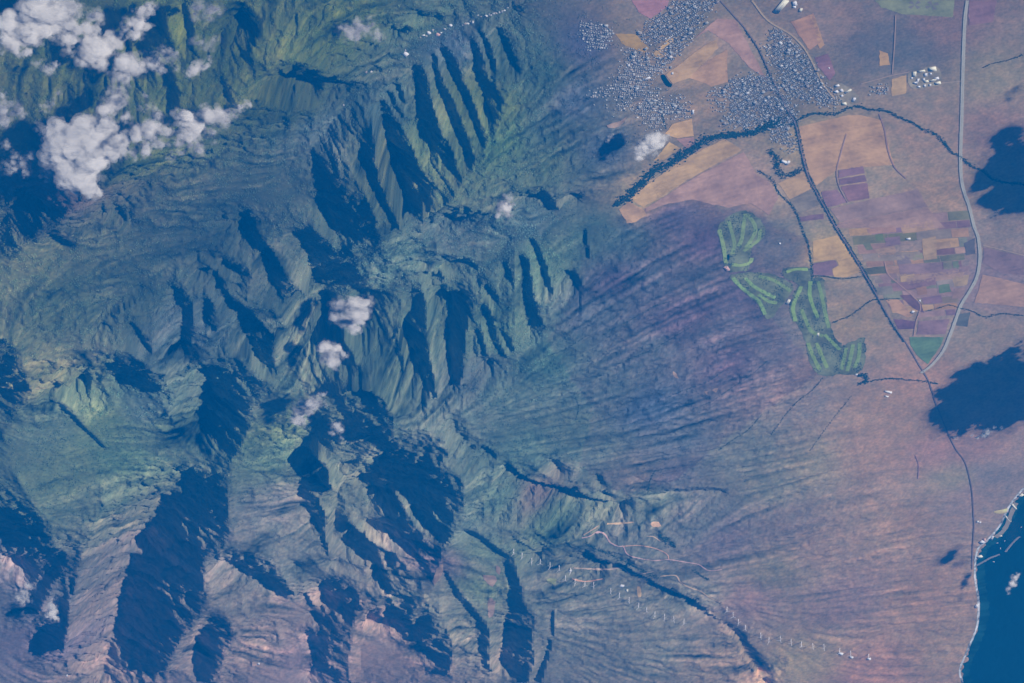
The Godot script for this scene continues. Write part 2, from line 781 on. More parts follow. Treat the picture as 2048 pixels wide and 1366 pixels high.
func sheets() -> void:
	soil.seed = 31
	soil.frequency = 1.0 / 300.0
	soil.fractal_octaves = 4
	fine.seed = 32
	fine.frequency = 1.0 / 45.0
	fine.fractal_octaves = 3
	earth = tinted()
	for r: Array in rows(FIELDS):
		var q: PackedFloat64Array = r[0].split_floats(",")
		var edge := worn(on_ground(spots(r[2])), 5.0)
		var along := Vector2(0.3, 1.0).normalized()
		var seen := Color(q[0] / 255.0, q[1] / 255.0, q[2] / 255.0).lerp(Color(0.54, 0.5, 0.55), 0.26)
		var o := sheet("field", edge, 2.6, real(seen), along, 0.2)
		tag(o, r[1], "field", "", "structure")
	for r: Array in rows(GREENS):
		var q: PackedFloat64Array = r[2].split_floats(",")
		var c := real(Color(q[0] / 255.0, q[1] / 255.0, q[2] / 255.0))
		var px := spots(r[4])
		var o: MeshInstance3D
		if r[0] == "F":
			o = ribbon(r[1], px, 36.0, 4.5, c, true, 0.35)
		elif r[0] == "P":
			o = sheet(r[1], on_ground(curved(px, 3.0, true)), 5.0, Color(0.006, 0.03, 0.03), Vector2.ZERO, 0.02)
			o.material_override = matt(Color(0.006, 0.03, 0.03), 0.2)
		else:
			o = sheet(r[1], worn(on_ground(curved(px, 6.0, true)), 12.0 if r[0] == "B" and r[1] != "lot" else 5.0), 2.6, c, Vector2.ZERO, 0.4)
		tag(o, r[3], {"golf_rough": "golf course", "fairway": "golf fairway", "clearing": "bare ground", "lot": "paved yard"}.get(r[1], r[1]), "", "structure")
	for r: Array in rows(ROADS):
		var q: PackedFloat64Array = r[2].split_floats(",")
		var o := ribbon(r[0], spots(r[5]), float(r[1]) * (1.25 if r[0] == "highway" else 1.9), 6.0, real(Color(q[0] / 255.0, q[1] / 255.0, q[2] / 255.0)))
		tag(o, r[3], {"highway": "highway", "track": "dirt track"}.get(r[0], "road"), "", "structure")
	patchwork()
	# sports fields in the park
	for k in 2:
		var c: Vector2 = crops["D"] + (Vector2(880, 27) if k == 0 else Vector2(985, 31)) / 3.0
		var g := flat(ground_at(c.x, c.y))
		for q in 4:
			var fan := PackedVector2Array([g])
			for s in 7:
				fan.append(g + Vector2.from_angle(q * PI / 2 + 0.45 + s * 0.115 + k * 0.3) * 62.0)
			var o := sheet("ball_field", fan, 4.0, Color(0.30, 0.25, 0.2), Vector2.ZERO, 0.1)
			tag(o, "sandy %s wedge of the %s star of ball fields in the park" % [["lower right", "lower left", "upper left", "upper right"][q], ["left", "right"][k]], "ball field", "", "structure")


# ---------------------------------------------------------------- trees that stand too thick to count
func crown() -> ArrayMesh:
	var s := SphereMesh.new()
	s.radius = 1.0
	s.height = 1.7
	s.radial_segments = 7
	s.rings = 4
	var a := s.get_mesh_arrays()
	var v: PackedVector3Array = a[Mesh.ARRAY_VERTEX]
	for k in v.size():
		v[k] *= 1.0 + 0.35 * fine.get_noise_3dv(v[k] * 60.0)
		v[k].y += 0.75
	a[Mesh.ARRAY_VERTEX] = v
	var m := ArrayMesh.new()
	m.add_surface_from_arrays(Mesh.PRIMITIVE_TRIANGLES, a)
	return m


func scatter(called: String, label: String, at: Array, mesh: Mesh, mat: Material, category: String, base: Color, flat_tint := 0.3) -> MultiMeshInstance3D:
	var mm := MultiMesh.new()
	mm.transform_format = MultiMesh.TRANSFORM_3D
	mm.use_colors = true
	mm.mesh = mesh
	mm.instance_count = at.size()
	for k in at.size():
		mm.set_instance_transform(k, at[k])
		var f := 1.0 + flat_tint * rng.randf_range(-1.0, 1.0)
		mm.set_instance_color(k, Color(base.r * f, base.g * f, base.b * f))
	var o := MultiMeshInstance3D.new()
	o.name = numbered(called)
	o.multimesh = mm
	o.material_override = mat
	tag(o, label, category, "", "stuff")
	add_child(o)
	return o


var leafy: StandardMaterial3D
var one_crown: ArrayMesh

func tree_at(p: Vector2, size: float) -> Transform3D:
	var b := Basis(Vector3.UP, rng.randf() * TAU).scaled(Vector3(size, size * rng.randf_range(0.8, 1.3), size))
	return Transform3D(b, Vector3(p.x, level(p.x, p.y) - 0.5, p.y))


func belts() -> void:
	leafy = tinted(0.9)
	one_crown = crown()
	for r: Array in rows(GREENS):
		if r[1] != "golf_rough":
			continue
		var edge := on_ground(curved(spots(r[4]), 4.0, true))
		var at := []
		var lo := edge[0]
		var hi := edge[0]
		for p in edge:
			lo = lo.min(p)
			hi = hi.max(p)
		for k in int((hi.x - lo.x) * (hi.y - lo.y) / 260.0):
			var p := Vector2(rng.randf_range(lo.x, hi.x), rng.randf_range(lo.y, hi.y))
			if soil.get_noise_2d(p.x * 2.2 + p.y * 0.5, p.y * 0.9) > 0.02 and Geometry2D.is_point_in_polygon(p, edge):
				at.append(tree_at(p, rng.randf_range(2.5, 5.0)))
		scatter("golf_trees", "dark trees scattered over the " + r[3], at, one_crown, leafy, "trees", Color(0.026, 0.062, 0.045))
	for r: Array in rows(BELTS):
		var g := on_ground(curved(spots(r[3]), 2.0))
		var wide := float(r[1])
		var at := []
		for k in g.size() - 1:
			var run := g[k].distance_to(g[k + 1])
			var many := run * wide / 48.0
			var n := int(many) + (1 if rng.randf() < many - int(many) else 0)
			var w := wide * clampf(1.0 + 0.9 * soil.get_noise_2d(g[k].x * 2.5, g[k].y * 2.5), 0.35, 1.8)
			for q in n:
				var p := g[k].lerp(g[k + 1], rng.randf()) + Vector2(rng.randfn(), rng.randfn()) * w * 0.36
				at.append(tree_at(p, rng.randf_range(2.0, 2.0 + float(r[0]) * 0.45)))
		scatter("tree_belt", r[2], at, one_crown, leafy, "trees", Color(0.026, 0.062, 0.045))


# ---------------------------------------------------------------- houses and sheds
func gable(w: float, l: float, h: float, rise: float, over: float) -> Array:      # [walls, roof]
	var a := SurfaceTool.new()
	a.begin(Mesh.PRIMITIVE_TRIANGLES)
	var x := w / 2
	var z := l / 2
	var quad := func(st: SurfaceTool, p: Vector3, q: Vector3, r: Vector3, s: Vector3) -> void:
		for v: Vector3 in [p, q, r, p, r, s]:
			st.add_vertex(v)
	quad.call(a, Vector3(-x, h, z), Vector3(x, h, z), Vector3(x, -3, z), Vector3(-x, -3, z))
	quad.call(a, Vector3(x, h, -z), Vector3(-x, h, -z), Vector3(-x, -3, -z), Vector3(x, -3, -z))
	quad.call(a, Vector3(x, h, z), Vector3(x, h, -z), Vector3(x, -3, -z), Vector3(x, -3, z))
	quad.call(a, Vector3(-x, h, -z), Vector3(-x, h, z), Vector3(-x, -3, z), Vector3(-x, -3, -z))
	for s: float in [-1.0, 1.0]:
		var t := [Vector3(s * x, h, -z * s), Vector3(s * x, h + rise, 0), Vector3(s * x, h, z * s)]
		for k in [0, 2, 1]:
			a.add_vertex(t[k])
	a.generate_normals()
	var b := SurfaceTool.new()
	b.begin(Mesh.PRIMITIVE_TRIANGLES)
	x += over
	z += over
	var lo := h - rise * over / (l / 2)
	var k := 0.35
	for s: float in [-1.0, 1.0]:
		var e0 := Vector3(-x * s, lo, z * s)
		var e1 := Vector3(x * s, lo, z * s)
		var r0 := Vector3(-x * s, h + rise, 0)
		var r1 := Vector3(x * s, h + rise, 0)
		var up := Vector3(0, k, 0)
		quad.call(b, r0 + up, r1 + up, e1 + up, e0 + up)
		quad.call(b, e0 + up, e1 + up, e1, e0)
		quad.call(b, r1 + up, r1, e1, e1 + up)
		quad.call(b, r0, r0 + up, e0 + up, e0)
	b.generate_normals()
	return [a.commit(), b.commit()]


func buildings() -> void:
	var walls := [matt(Color(0.62, 0.58, 0.5)), matt(Color(0.6, 0.6, 0.6)), matt(Color(0.6, 0.42, 0.38))]
	var roofs := [matt(Color(0.9, 0.88, 0.7), 0.6), matt(Color(0.86, 0.87, 0.9), 0.6), matt(Color(0.78, 0.48, 0.42), 0.8)]
	for r: Array in rows(SHEDS):
		var w: PackedStringArray = r[0].split(" ")
		var at := w[1].split_floats(",")
		var px: Vector2 = crops[w[0]] + Vector2(at[0], at[1]) / 3.0
		var g := ground_at(px.x, px.y)
		var wide := float(w[2]) / 3.0 * 4.7
		var deep := float(w[3]) / 3.0 * 6.6
		var tall := float(w[4])
		var a := deg_to_rad(float(w[5]))
		var turn := atan2(sin(a) * 1.55, cos(a))
		var kind := int(w[6])
		var label: String = r[1]
		var what := "warehouse"
		for k in ["hotel", "house", "villa", "clubhouse", "factory", "stable", "barn", "workshop", "hall", "shed", "hut"]:
			if k in label:
				what = k
		if "warehouse" in label:
			what = "warehouse"
		var o := Node3D.new()
		o.name = numbered("building" if what in ["hall", "house"] else what)
		o.position = g
		o.rotation.y = -turn
		tag(o, label, what)
		add_child(o)
		var swap := deep > wide
		var m := gable(maxf(wide, deep), minf(wide, deep), tall, minf(wide, deep) * 0.06 + 0.6, 0.8)
		for k in 2:
			var c := add_mesh(["wall", "roof"][k], m[k], (walls if k == 0 else roofs)[kind], o)
			if swap:
				c.rotation.y = PI / 2
		if maxf(wide, deep) > 50.0:
			var vent := BoxMesh.new()
			vent.size = Vector3(maxf(wide, deep) * 0.55, 1.6, 2.4)
			var v := add_mesh("roof_vent", vent, walls[1], o)
			v.position.y = tall + minf(wide, deep) * 0.06 + 1.2
			if swap:
				v.rotation.y = PI / 2
	# the suburbs
	var m := gable(15.0, 10.5, 3.2, 2.2, 0.7)
	var pale := tinted(0.7)
	var body: Mesh = m[0]
	var home := ArrayMesh.new()
	var arr: Array = body.surface_get_arrays(0)
	home.add_surface_from_arrays(Mesh.PRIMITIVE_TRIANGLES, arr)
	home.surface_set_material(0, matt(Color(0.45, 0.43, 0.4)))
	home.add_surface_from_arrays(Mesh.PRIMITIVE_TRIANGLES, m[1].surface_get_arrays(0))
	var shades := [Color(0.33, 0.35, 0.36), Color(0.45, 0.46, 0.46), Color(0.26, 0.28, 0.29), Color(0.72, 0.73, 0.74), Color(0.38, 0.33, 0.3), Color(0.36, 0.38, 0.39), Color(0.3, 0.27, 0.26)]
	var kinds := []
	for c: Color in shades:
		var v: ArrayMesh = home.duplicate()
		v.surface_set_material(1, matt(c, 0.7))
		kinds.append(v)
	var looks := ["slate grey", "light grey", "dark slate", "white", "brown", "blue grey", "dark brown"]
	var rest := []
	for c in shades:
		rest.append([])
	var gardens := []
	var homes := 0
	for r: Array in rows(TOWNS):
		var edge := on_ground(spots(r[4]))
		var q: PackedFloat64Array = r[2].split_floats(",")
		var a := deg_to_rad(float(r[0]))
		var along := Vector2(cos(a), sin(a) * 1.55).normalized()
		var across := along.orthogonal()
		if across.y < 0:
			across = -across
		var lo := Vector2(INF, INF)
		var hi := -lo
		for p in edge:
			var t := Vector2(p.dot(along), p.dot(across))
			lo = lo.min(t)
			hi = hi.max(t)
		var gap := float(r[1]) * 0.88
		var y := lo.y + 12.0
		var line := 0
		var lanes := SurfaceTool.new()
		lanes.begin(Mesh.PRIMITIVE_TRIANGLES)
		var any := false
		var mine := 0
		while y < hi.y:
			var x := lo.x + rng.randf() * gap
			while x < hi.x:
				var sway := 14.0 * soil.get_noise_2d(x * 0.8, y * 0.2 + 900.0)
				var p := along * x + across * (y + sway + rng.randf_range(-2.5, 2.5))
				if Geometry2D.is_point_in_polygon(p + Vector2(rng.randfn(), rng.randfn()) * 40.0, edge) and soil.get_noise_2d(p.x * 1.7, p.y * 1.7 + 5000.0) > -0.42:
					if rng.randf() < 0.9:
						var b := Basis(Vector3.UP, -along.angle() + (PI / 2 if rng.randf() < 0.25 else 0.0) + rng.randf_range(-0.12, 0.12)).scaled(Vector3.ONE * (rng.randf_range(1.5, 2.4) if rng.randf() < 0.05 else rng.randf_range(0.75, 1.25)))
						var t := Transform3D(b, Vector3(p.x, level(p.x, p.y) + 1.0, p.y))
						var pick: int = [0, 0, 0, 1, 1, 2, 2, 3, 4, 5, 5, 6][rng.randi() % 12]
						if mine < 28 and homes < 270 and rng.randf() < 0.22:
							mine += 1
							homes += 1
							var hs := add_mesh("house", kinds[pick], null)
							hs.transform = t
							tag(hs, "small %s roofed house in the %s" % [looks[pick], r[3]], "house", "houses in the " + r[3])
						else:
							rest[pick].append(t)
					if rng.randf() < 0.55:
						var w := p + along * gap * rng.randf_range(0.3, 0.6) + across * rng.randf_range(-8.0, 8.0)
						gardens.append(tree_at(w, rng.randf_range(2.5, 5.5)))
				x += gap * rng.randf_range(0.85, 1.2)
			if line % 2 == 0:
				var sy := y + 15.0
				var n := int((hi.x - lo.x) / 20.0)
				for k in n:
					var bad := false
					var c := []
					for e: Vector2 in [Vector2(k, -1), Vector2(k + 1, -1), Vector2(k + 1, 1), Vector2(k, 1)]:
						var xx := lo.x + e.x * 20.0
						var p: Vector2 = along * xx + across * (sy + e.y * 3.5 + 14.0 * soil.get_noise_2d(xx * 0.8, sy * 0.2 + 900.0))
						bad = bad or not Geometry2D.is_point_in_polygon(p, edge)
						c.append(Vector3(p.x, level(p.x, p.y) + 3.2, p.y))
					if bad:
						continue
					any = true
					var up: bool = (c[1] - c[0]).cross(c[2] - c[0]).y < 0.0
					for v: int in ([0, 1, 2, 0, 2, 3] if up else [0, 2, 1, 0, 3, 2]):
						lanes.set_color(Color(0.19, 0.185, 0.18))
						lanes.add_vertex(c[v])
			y += 30.0 if line % 2 == 0 else 19.0
			line += 1
		if any:
			lanes.generate_normals()
			var s := add_mesh("streets", lanes.commit(), earth)
			tag(s, "parallel lanes between the houses of the " + r[3], "streets", "", "structure")
	for k in rest.size():
		if rest[k].size():
			scatter("distant_houses", "many small %s roofed houses packed through the suburbs" % looks[k], rest[k], kinds[k], null, "houses", Color.WHITE, 0.0)
	scatter("garden_trees", "small dark garden trees between the suburb houses", gardens, one_crown, leafy, "trees", Color(0.03, 0.06, 0.04))
	# the houses strung along the green valley
	var k := 0
	for w in "1510,45 1490,62 1475,68 1460,72 1440,78 1425,80 1410,90 1398,85 1380,92 1350,98 1330,90 1300,132 1285,128 1270,140 1255,142 1240,150 1170,148 1130,172 1110,195 1085,210 1060,180 1030,192 1020,215 1005,210 985,225 895,300 905,318 880,325 690,430 660,432 525,630".split(" "):
		var n := w.split_floats(",")
		var g := ground_at(512 + n[0] / 3.0, n[1] / 3.0)
		var hs := add_mesh("house", kinds[[1, 3, 0, 3, 4][k % 5]], null)
		hs.transform = Transform3D(Basis(Vector3.UP, k * 0.7).scaled(Vector3.ONE * (1.2 + 0.3 * (k % 3))), g)
		tag(hs, "small %s roofed house on the road up the green valley" % looks[[1, 3, 0, 3, 4][k % 5]], "house", "houses along the valley road")
		k += 1


# ---------------------------------------------------------------- wind turbines
func lathe(rings: Array, n: int) -> ArrayMesh:      # rings of [height, radius]
	var st := SurfaceTool.new()
	st.begin(Mesh.PRIMITIVE_TRIANGLES)
	for k in rings.size() - 1:
		for q in n:
			var c := []
			for e in [[k, q], [k + 1, q], [k + 1, q + 1], [k, q + 1]]:
				var t: float = TAU * e[1] / n
				c.append(Vector3(cos(t) * rings[e[0]][1], rings[e[0]][0], sin(t) * rings[e[0]][1]))
			for v in [0, 2, 1, 0, 3, 2]:
				st.add_vertex(c[v])
	st.generate_normals()
	return st.commit()


func turbines() -> void:
	var white := matt(Color(0.92, 0.92, 0.93), 0.4)
	var root := Node3D.new()
	root.name = "wind_turbine"
	add_mesh("foundation", lathe([[-4.0, 6.0], [0.8, 6.0], [1.0, 0.01]], 12), matt(Color(0.4, 0.39, 0.37)), root)
	add_mesh("tower", lathe([[0.0, 3.6], [18.0, 3.1], [36.0, 2.7], [56.0, 2.3]], 12), white, root)
	var box := BoxMesh.new()
	box.size = Vector3(3.8, 3.8, 9.5)
	var nac := add_mesh("nacelle", box, white, root)
	nac.position = Vector3(0, 57.6, 1.2)
	var hub := add_mesh("rotor_hub", lathe([[-1.4, 1.9], [0.4, 1.8], [1.5, 1.2], [2.2, 0.01]], 10), white, root)
	hub.position = Vector3(0, 57.6, -5.0)
	hub.rotation.x = -PI / 2
	var st := SurfaceTool.new()
	st.begin(Mesh.PRIMITIVE_TRIANGLES)
	var prof := [[1.0, 2.2, 1.1], [4.0, 3.0, 1.0], [8.0, 5.0, 0.8], [20.0, 4.0, 0.6], [30.0, 2.8, 0.4], [37.0, 1.0, 0.15]]
	for k in prof.size() - 1:
		var a: Array = prof[k]
		var b: Array = prof[k + 1]
		var ra := [Vector3(-a[1] * 0.35, 0, a[0]), Vector3(0, a[2], a[0]), Vector3(a[1] * 0.65, 0, a[0]), Vector3(0, -a[2], a[0])]
		var rb := [Vector3(-b[1] * 0.35, 0, b[0]), Vector3(0, b[2], b[0]), Vector3(b[1] * 0.65, 0, b[0]), Vector3(0, -b[2], b[0])]
		for q in 4:
			var w := (q + 1) % 4
			for v: Vector3 in [ra[q], rb[w], rb[q], ra[q], ra[w], rb[w]]:
				st.add_vertex(v)
	st.generate_normals()
	var blade := st.commit()
	for k in 3:
		var b := add_mesh("blade", blade, white, hub)
		b.rotation.y = TAU * k / 3.0
	var nth := "first second third fourth fifth sixth seventh eighth ninth tenth eleventh twelfth thirteenth fourteenth fifteenth sixteenth seventeenth eighteenth nineteenth twentieth twenty-first".split(" ")
	var row := 0
	var made := 0
	for r in TURBINES.split("\n", false):
		var px := spots(r)
		for k in px.size():
			var o: Node3D = root if made == 0 else root.duplicate()
			o.name = numbered("wind_turbine")
			var g := ground_at(px[k].x, px[k].y - 9.0)
			o.position = g
			o.rotation.y = 0.5 + rng.randf_range(-0.25, 0.25)
			o.get_node("rotor_hub").rotation = Vector3(-PI / 2, 0, 0)
			var turn := rng.randf() * TAU
			var n := 0
			for c in o.get_node("rotor_hub").get_children():
				c.rotation.y = turn + TAU * n / 3.0
				n += 1
			tag(o, "white three-bladed wind turbine, %s of the %s row counted downhill" % [nth[k], ["upper", "lower"][row]], "wind turbine", "wind turbines on the ridge")
			add_child(o)
			made += 1
		row += 1


# ---------------------------------------------------------------- the shore
func shore() -> void:
	var px := PackedVector2Array()
	for l in lines(GROUND, "S"):
		for p: Vector3 in l[1]:
			px.append(Vector2(p.x, p.y))
	var line := curved(px, 3.0)
	var bank := ribbon("shallow_water", line, 190.0, -1000.0, Color(0.018, 0.085, 0.09), false, 0.7)
	tag(bank, "paler strip of shallow water along the whole shore", "sea", "", "structure")
	var surf := ribbon("surf", line, 20.0, 1.4, Color(0.62, 0.66, 0.66), false, 1.2)
	tag(surf, "thin white line of surf along the rocky shore", "surf", "", "structure")
	var sand := ribbon("beach", spots("L 1365,490 1400,460 1430,420 1450,370 1475,310 1490,285"), 44.0, 3.0, Color(0.42, 0.36, 0.26))
	tag(sand, "narrow pale sand beach below the row of hotels", "beach", "", "structure")
	var shoal := PackedVector2Array()
	for p in curved(spots("L 1400,520 1450,440 1500,330 1536,290 1620,280 1620,430 1500,520 1440,570"), 6.0, true):
		shoal.append(flat(place(p.x, p.y, 0.0)))
	var o := sheet("shallow_water", shoal, 0.0, Color(0.02, 0.07, 0.07))
	o.material_override = matt(Color(0.02, 0.068, 0.07), 0.25)
	tag(o, "paler shallow water over the reef beside the beach", "sea", "", "structure")
	var rock := matt(Color(0.34, 0.33, 0.32))
	var n := 0
	for w in ["L 1252,662 1290,642 1340,615 1392,597", "L 1425,580 1450,548 1480,515 1512,488"]:
		var g := PackedVector2Array()
		for p in curved(spots(w), 2.0):
			g.append(flat(place(p.x, p.y, 0.0)))
		var st := SurfaceTool.new()
		st.begin(Mesh.PRIMITIVE_TRIANGLES)
		for k in g.size():
			var side := (g[mini(k + 1, g.size() - 1)] - g[maxi(0, k - 1)]).normalized().orthogonal()
			for e in [[-15.0, -3.0], [-5.0, 4.0], [5.0, 4.2], [15.0, -3.0]]:
				var p: Vector2 = g[k] + side * (e[0] + rng.randf_range(-2.5, 2.5))
				st.add_vertex(Vector3(p.x, e[1] + rng.randf_range(-0.8, 0.8), p.y))
		for k in g.size() - 1:
			for q in 3:
				var a := k * 4 + q
				for v: int in [a, a + 4, a + 1, a + 1, a + 4, a + 5]:
					st.add_index(v)
		st.generate_normals()
		var b := add_mesh("breakwater", st.commit(), rock)
		tag(b, ["grey rock breakwater reaching out from the harbour point", "outer grey rock breakwater across the harbour mouth"][n], "breakwater")
		n += 1
	# boats lying in the bay
	var hull := SurfaceTool.new()
	hull.begin(Mesh.PRIMITIVE_TRIANGLES)
	var top := [Vector3(0, 2.2, -13), Vector3(3.2, 1.8, -5), Vector3(3.4, 1.6, 11), Vector3(-3.4, 1.6, 11), Vector3(-3.2, 1.8, -5)]
	var low := [Vector3(0, -0.6, -9), Vector3(1.8, -0.8, -4), Vector3(2.2, -0.8, 10), Vector3(-2.2, -0.8, 10), Vector3(-1.8, -0.8, -4)]
	for k in 5:
		var q := (k + 1) % 5
		for v: Vector3 in [top[k], low[k], low[q], top[k], low[q], top[q]]:
			hull.add_vertex(v)
	for k in range(1, 4):
		for v: Vector3 in [top[0], top[k], top[k + 1]]:
			hull.add_vertex(v)
	hull.generate_normals()
	var hm := hull.commit()
	var cab := BoxMesh.new()
	cab.size = Vector3(4.2, 2.6, 8.0)
	var wh := matt(Color(0.85, 0.85, 0.85), 0.4)
	var boats := {"1520,432": "white motor boat off the end of the outer breakwater", "1355,640": "white motor boat below the harbour breakwater", "1375,528": "white motor boat lying inside the harbour", "1420,515": "white motor boat close to the harbour slip", "1395,560": "small white motor boat between the two breakwaters"}
	for w: String in boats:
		var f := w.split_floats(",")
		var b := Node3D.new()
		b.name = numbered("boat")
		b.position = place(1536 + f[0] / 3.0, 910 + f[1] / 3.0, 0.0)
		b.rotation.y = f[0]
		tag(b, boats[w], "boat", "boats in the bay")
		add_child(b)
		add_mesh("hull", hm, wh, b)
		var c := add_mesh("cabin", cab, wh, b)
		c.position = Vector3(0, 3.0, 1.5)


# ---------------------------------------------------------------- clouds
func ball(steps: int) -> Array:      # [points, triangles] of a sphere from an icosahedron
	var t := (1.0 + sqrt(5.0)) / 2.0
	var v: Array[Vector3] = []
	for p: Vector3 in [Vector3(-1, t, 0), Vector3(1, t, 0), Vector3(-1, -t, 0), Vector3(1, -t, 0), Vector3(0, -1, t), Vector3(0, 1, t), Vector3(0, -1, -t), Vector3(0, 1, -t), Vector3(t, 0, -1), Vector3(t, 0, 1), Vector3(-t, 0, -1), Vector3(-t, 0, 1)]:
		v.append(p.normalized())
	var f := []
	for k in range(12):
		for m in range(k + 1, 12):
			for q in range(m + 1, 12):
				if v[k].distance_to(v[m]) < 1.1 and v[m].distance_to(v[q]) < 1.1 and v[k].distance_to(v[q]) < 1.1:
					f.append([k, m, q] if (v[m] - v[k]).cross(v[q] - v[k]).dot(v[k]) < 0.0 else [k, q, m])
	for s in steps:
		var g := []
		var mid := {}
		for tri: Array in f:
			var e := []
			for k in 3:
				var a: int = mini(tri[k], tri[(k + 1) % 3])
				var b: int = maxi(tri[k], tri[(k + 1) % 3])
				var key := a * 1000 + b
				if not mid.has(key):
					mid[key] = v.size()
					v.append(((v[a] + v[b]) * 0.5).normalized())
				e.append(mid[key])
			g += [[tri[0], e[0], e[2]], [e[0], tri[1], e[1]], [e[2], e[1], tri[2]], [e[0], e[1], e[2]]]
		f = g
	return [v, f]


func clouds() -> void:
	var shapes := [ball(0), ball(1)]
	var mist := StandardMaterial3D.new()
	mist.vertex_color_use_as_albedo = true
	mist.transparency = BaseMaterial3D.TRANSPARENCY_ALPHA
	mist.roughness = 1.0
	mist.metallic_specular = 0.0
	mist.backlight_enabled = true
	mist.backlight = Color(0.25, 0.25, 0.25)
	var wisp := FastNoiseLite.new()
	wisp.seed = 77
	wisp.frequency = 1.0 / 150.0
	wisp.fractal_octaves = 4
	wisp.fractal_gain = 0.6
	var total := 0
	for r: Array in rows(CLOUDS):
		var over := float(r[1])
		var pv := PackedVector3Array()
		var pn := PackedVector3Array()
		var pc := PackedColorArray()
		var pi := PackedInt32Array()
		for w: String in r[2].split(" ", false):
			var n := w.split_floats(",")
			var g := ground_at(minf(n[0], 2150.0), n[1])
			if n[0] > 2150.0:
				g.y = 20.0
			var c := place(n[0], n[1], maxf(g.y, 0.0) + over)
			var big: float = n[2] * S * 1.1
			var d: float = n[3]
			var many := int((70.0 + 120.0 * d) * pow(big / 90.0, 1.3) * (0.16 if n[0] > 2060.0 else 1.0))
			for k in many:
				var dir := Vector3(rng.randfn(), rng.randfn(), rng.randfn()).normalized()
				var t := pow(rng.randf(), 0.5)
				var p := c + dir * t * big * Vector3(1.0, 0.5, 1.15)
				var f := wisp.get_noise_3dv(p)
				p += Vector3(wisp.get_noise_3dv(p + Vector3(900, 0, 0)), wisp.get_noise_3dv(p + Vector3(0, 900, 0)) * 0.4, wisp.get_noise_3dv(p + Vector3(0, 0, 900))) * big * 0.8
				var a := d * (1.0 - 0.7 * t * t) * clampf(0.82 + 2.1 * f, 0.0, 1.35)
				if a < 0.05:
					continue
				var core := a > 0.5
				var s := (rng.randf_range(0.26, 0.5) * big if core else rng.randf_range(0.14, 0.36) * big) * (1.1 - 0.4 * t)
				if n[0] > 2060.0:
					s *= 1.25
				var shape: Array = shapes[1 if s > 48.0 and n[0] < 2060.0 else 0]
				var v: Array = shape[0]
				var base := pv.size()
				var tilt := Basis(dir, rng.randf() * TAU).scaled(Vector3(1.0, rng.randf_range(0.6, 0.9), rng.randf_range(0.8, 1.2)))
				var alpha := clampf(a * (0.17 if n[0] < 2060.0 else 0.07), 0.008, 0.8)
				for q: Vector3 in v:
					var e := tilt * q
					var bump := 1.0 + 0.55 * wisp.get_noise_3dv((p + e * s) * 2.6)
					pv.append(p + e * s * bump)
					pn.append((e * 0.25 + (p - c) / big * 0.45 + Vector3(0.5, 0.45, -0.45)).normalized())
					pc.append(Color(1.0, 0.99, 0.975, alpha))
				for tri: Array in shape[1]:
					pi.append(base + tri[0])
					pi.append(base + tri[1])
					pi.append(base + tri[2])
		var arr := []
		arr.resize(Mesh.ARRAY_MAX)
		arr[Mesh.ARRAY_VERTEX] = pv
		arr[Mesh.ARRAY_NORMAL] = pn
		arr[Mesh.ARRAY_COLOR] = pc
		arr[Mesh.ARRAY_INDEX] = pi
		total += pi.size() / 3
		var m := ArrayMesh.new()
		m.add_surface_from_arrays(Mesh.PRIMITIVE_TRIANGLES, arr)
		var o := add_mesh("cloud", m, mist)
		tag(o, r[0], "cloud", "scattered clouds")
	print("cloud triangles ", total)


func patchwork() -> void:      # the narrow plots between the two highways
	var looks := [["tan", Color(0.62, 0.53, 0.54)], ["mauve", Color(0.53, 0.47, 0.555)], ["dull purple", Color(0.44, 0.41, 0.545)], ["grey green", Color(0.42, 0.46, 0.53)], ["pinkish", Color(0.58, 0.5, 0.555)], ["grey", Color(0.48, 0.47, 0.55)], ["dark brown", Color(0.46, 0.415, 0.53)]]
	var nth := ["topmost", "second", "third", "fourth", "fifth", "sixth", "seventh", "eighth", "ninth", "tenth", "eleventh", "twelfth", "thirteenth", "fourteenth"]
	var own := RandomNumberGenerator.new()
	own.seed = 99
	var y := 60.0
	for row in 13:
		var tall := own.randf_range(24.0, 38.0)
		var left := lerpf(1340.0, 1570.0, (y - 60.0) / 440.0)
		var right := lerpf(1840.0, 1770.0, (y - 60.0) / 440.0)
		var x := left
		var n := 0
		while x < right - 30.0 and n < 13:
			var wide := minf(own.randf_range(45.0, 170.0), right - x)
			var look: Array = looks[own.randi() % looks.size()]
			if own.randf() < 0.8:
				var tilt := func(a: float, b: float) -> Vector2: return crops["R"] + Vector2(a, b - (a - 1400.0) * 0.075 + 12.0) / 1.951
				var px := PackedVector2Array([tilt.call(x, y), tilt.call(x + wide - 3.0, y), tilt.call(x + wide + 2.0, y + tall - 3.0), tilt.call(x + 5.0, y + tall - 3.0)])
				var shade: Color = look[1]
				var o := sheet("field", worn(on_ground(px), 3.0), 1.5, real(shade * own.randf_range(0.95, 1.04)), Vector2(0.2, 1.0).normalized(), 0.2)
				tag(o, "%s plot, %s from the left in the %s strip of the patchwork" % [look[0], "first" if n == 0 else nth[n], nth[row]], "field", "", "structure")
			x += wide
			n += 1
		y += tall


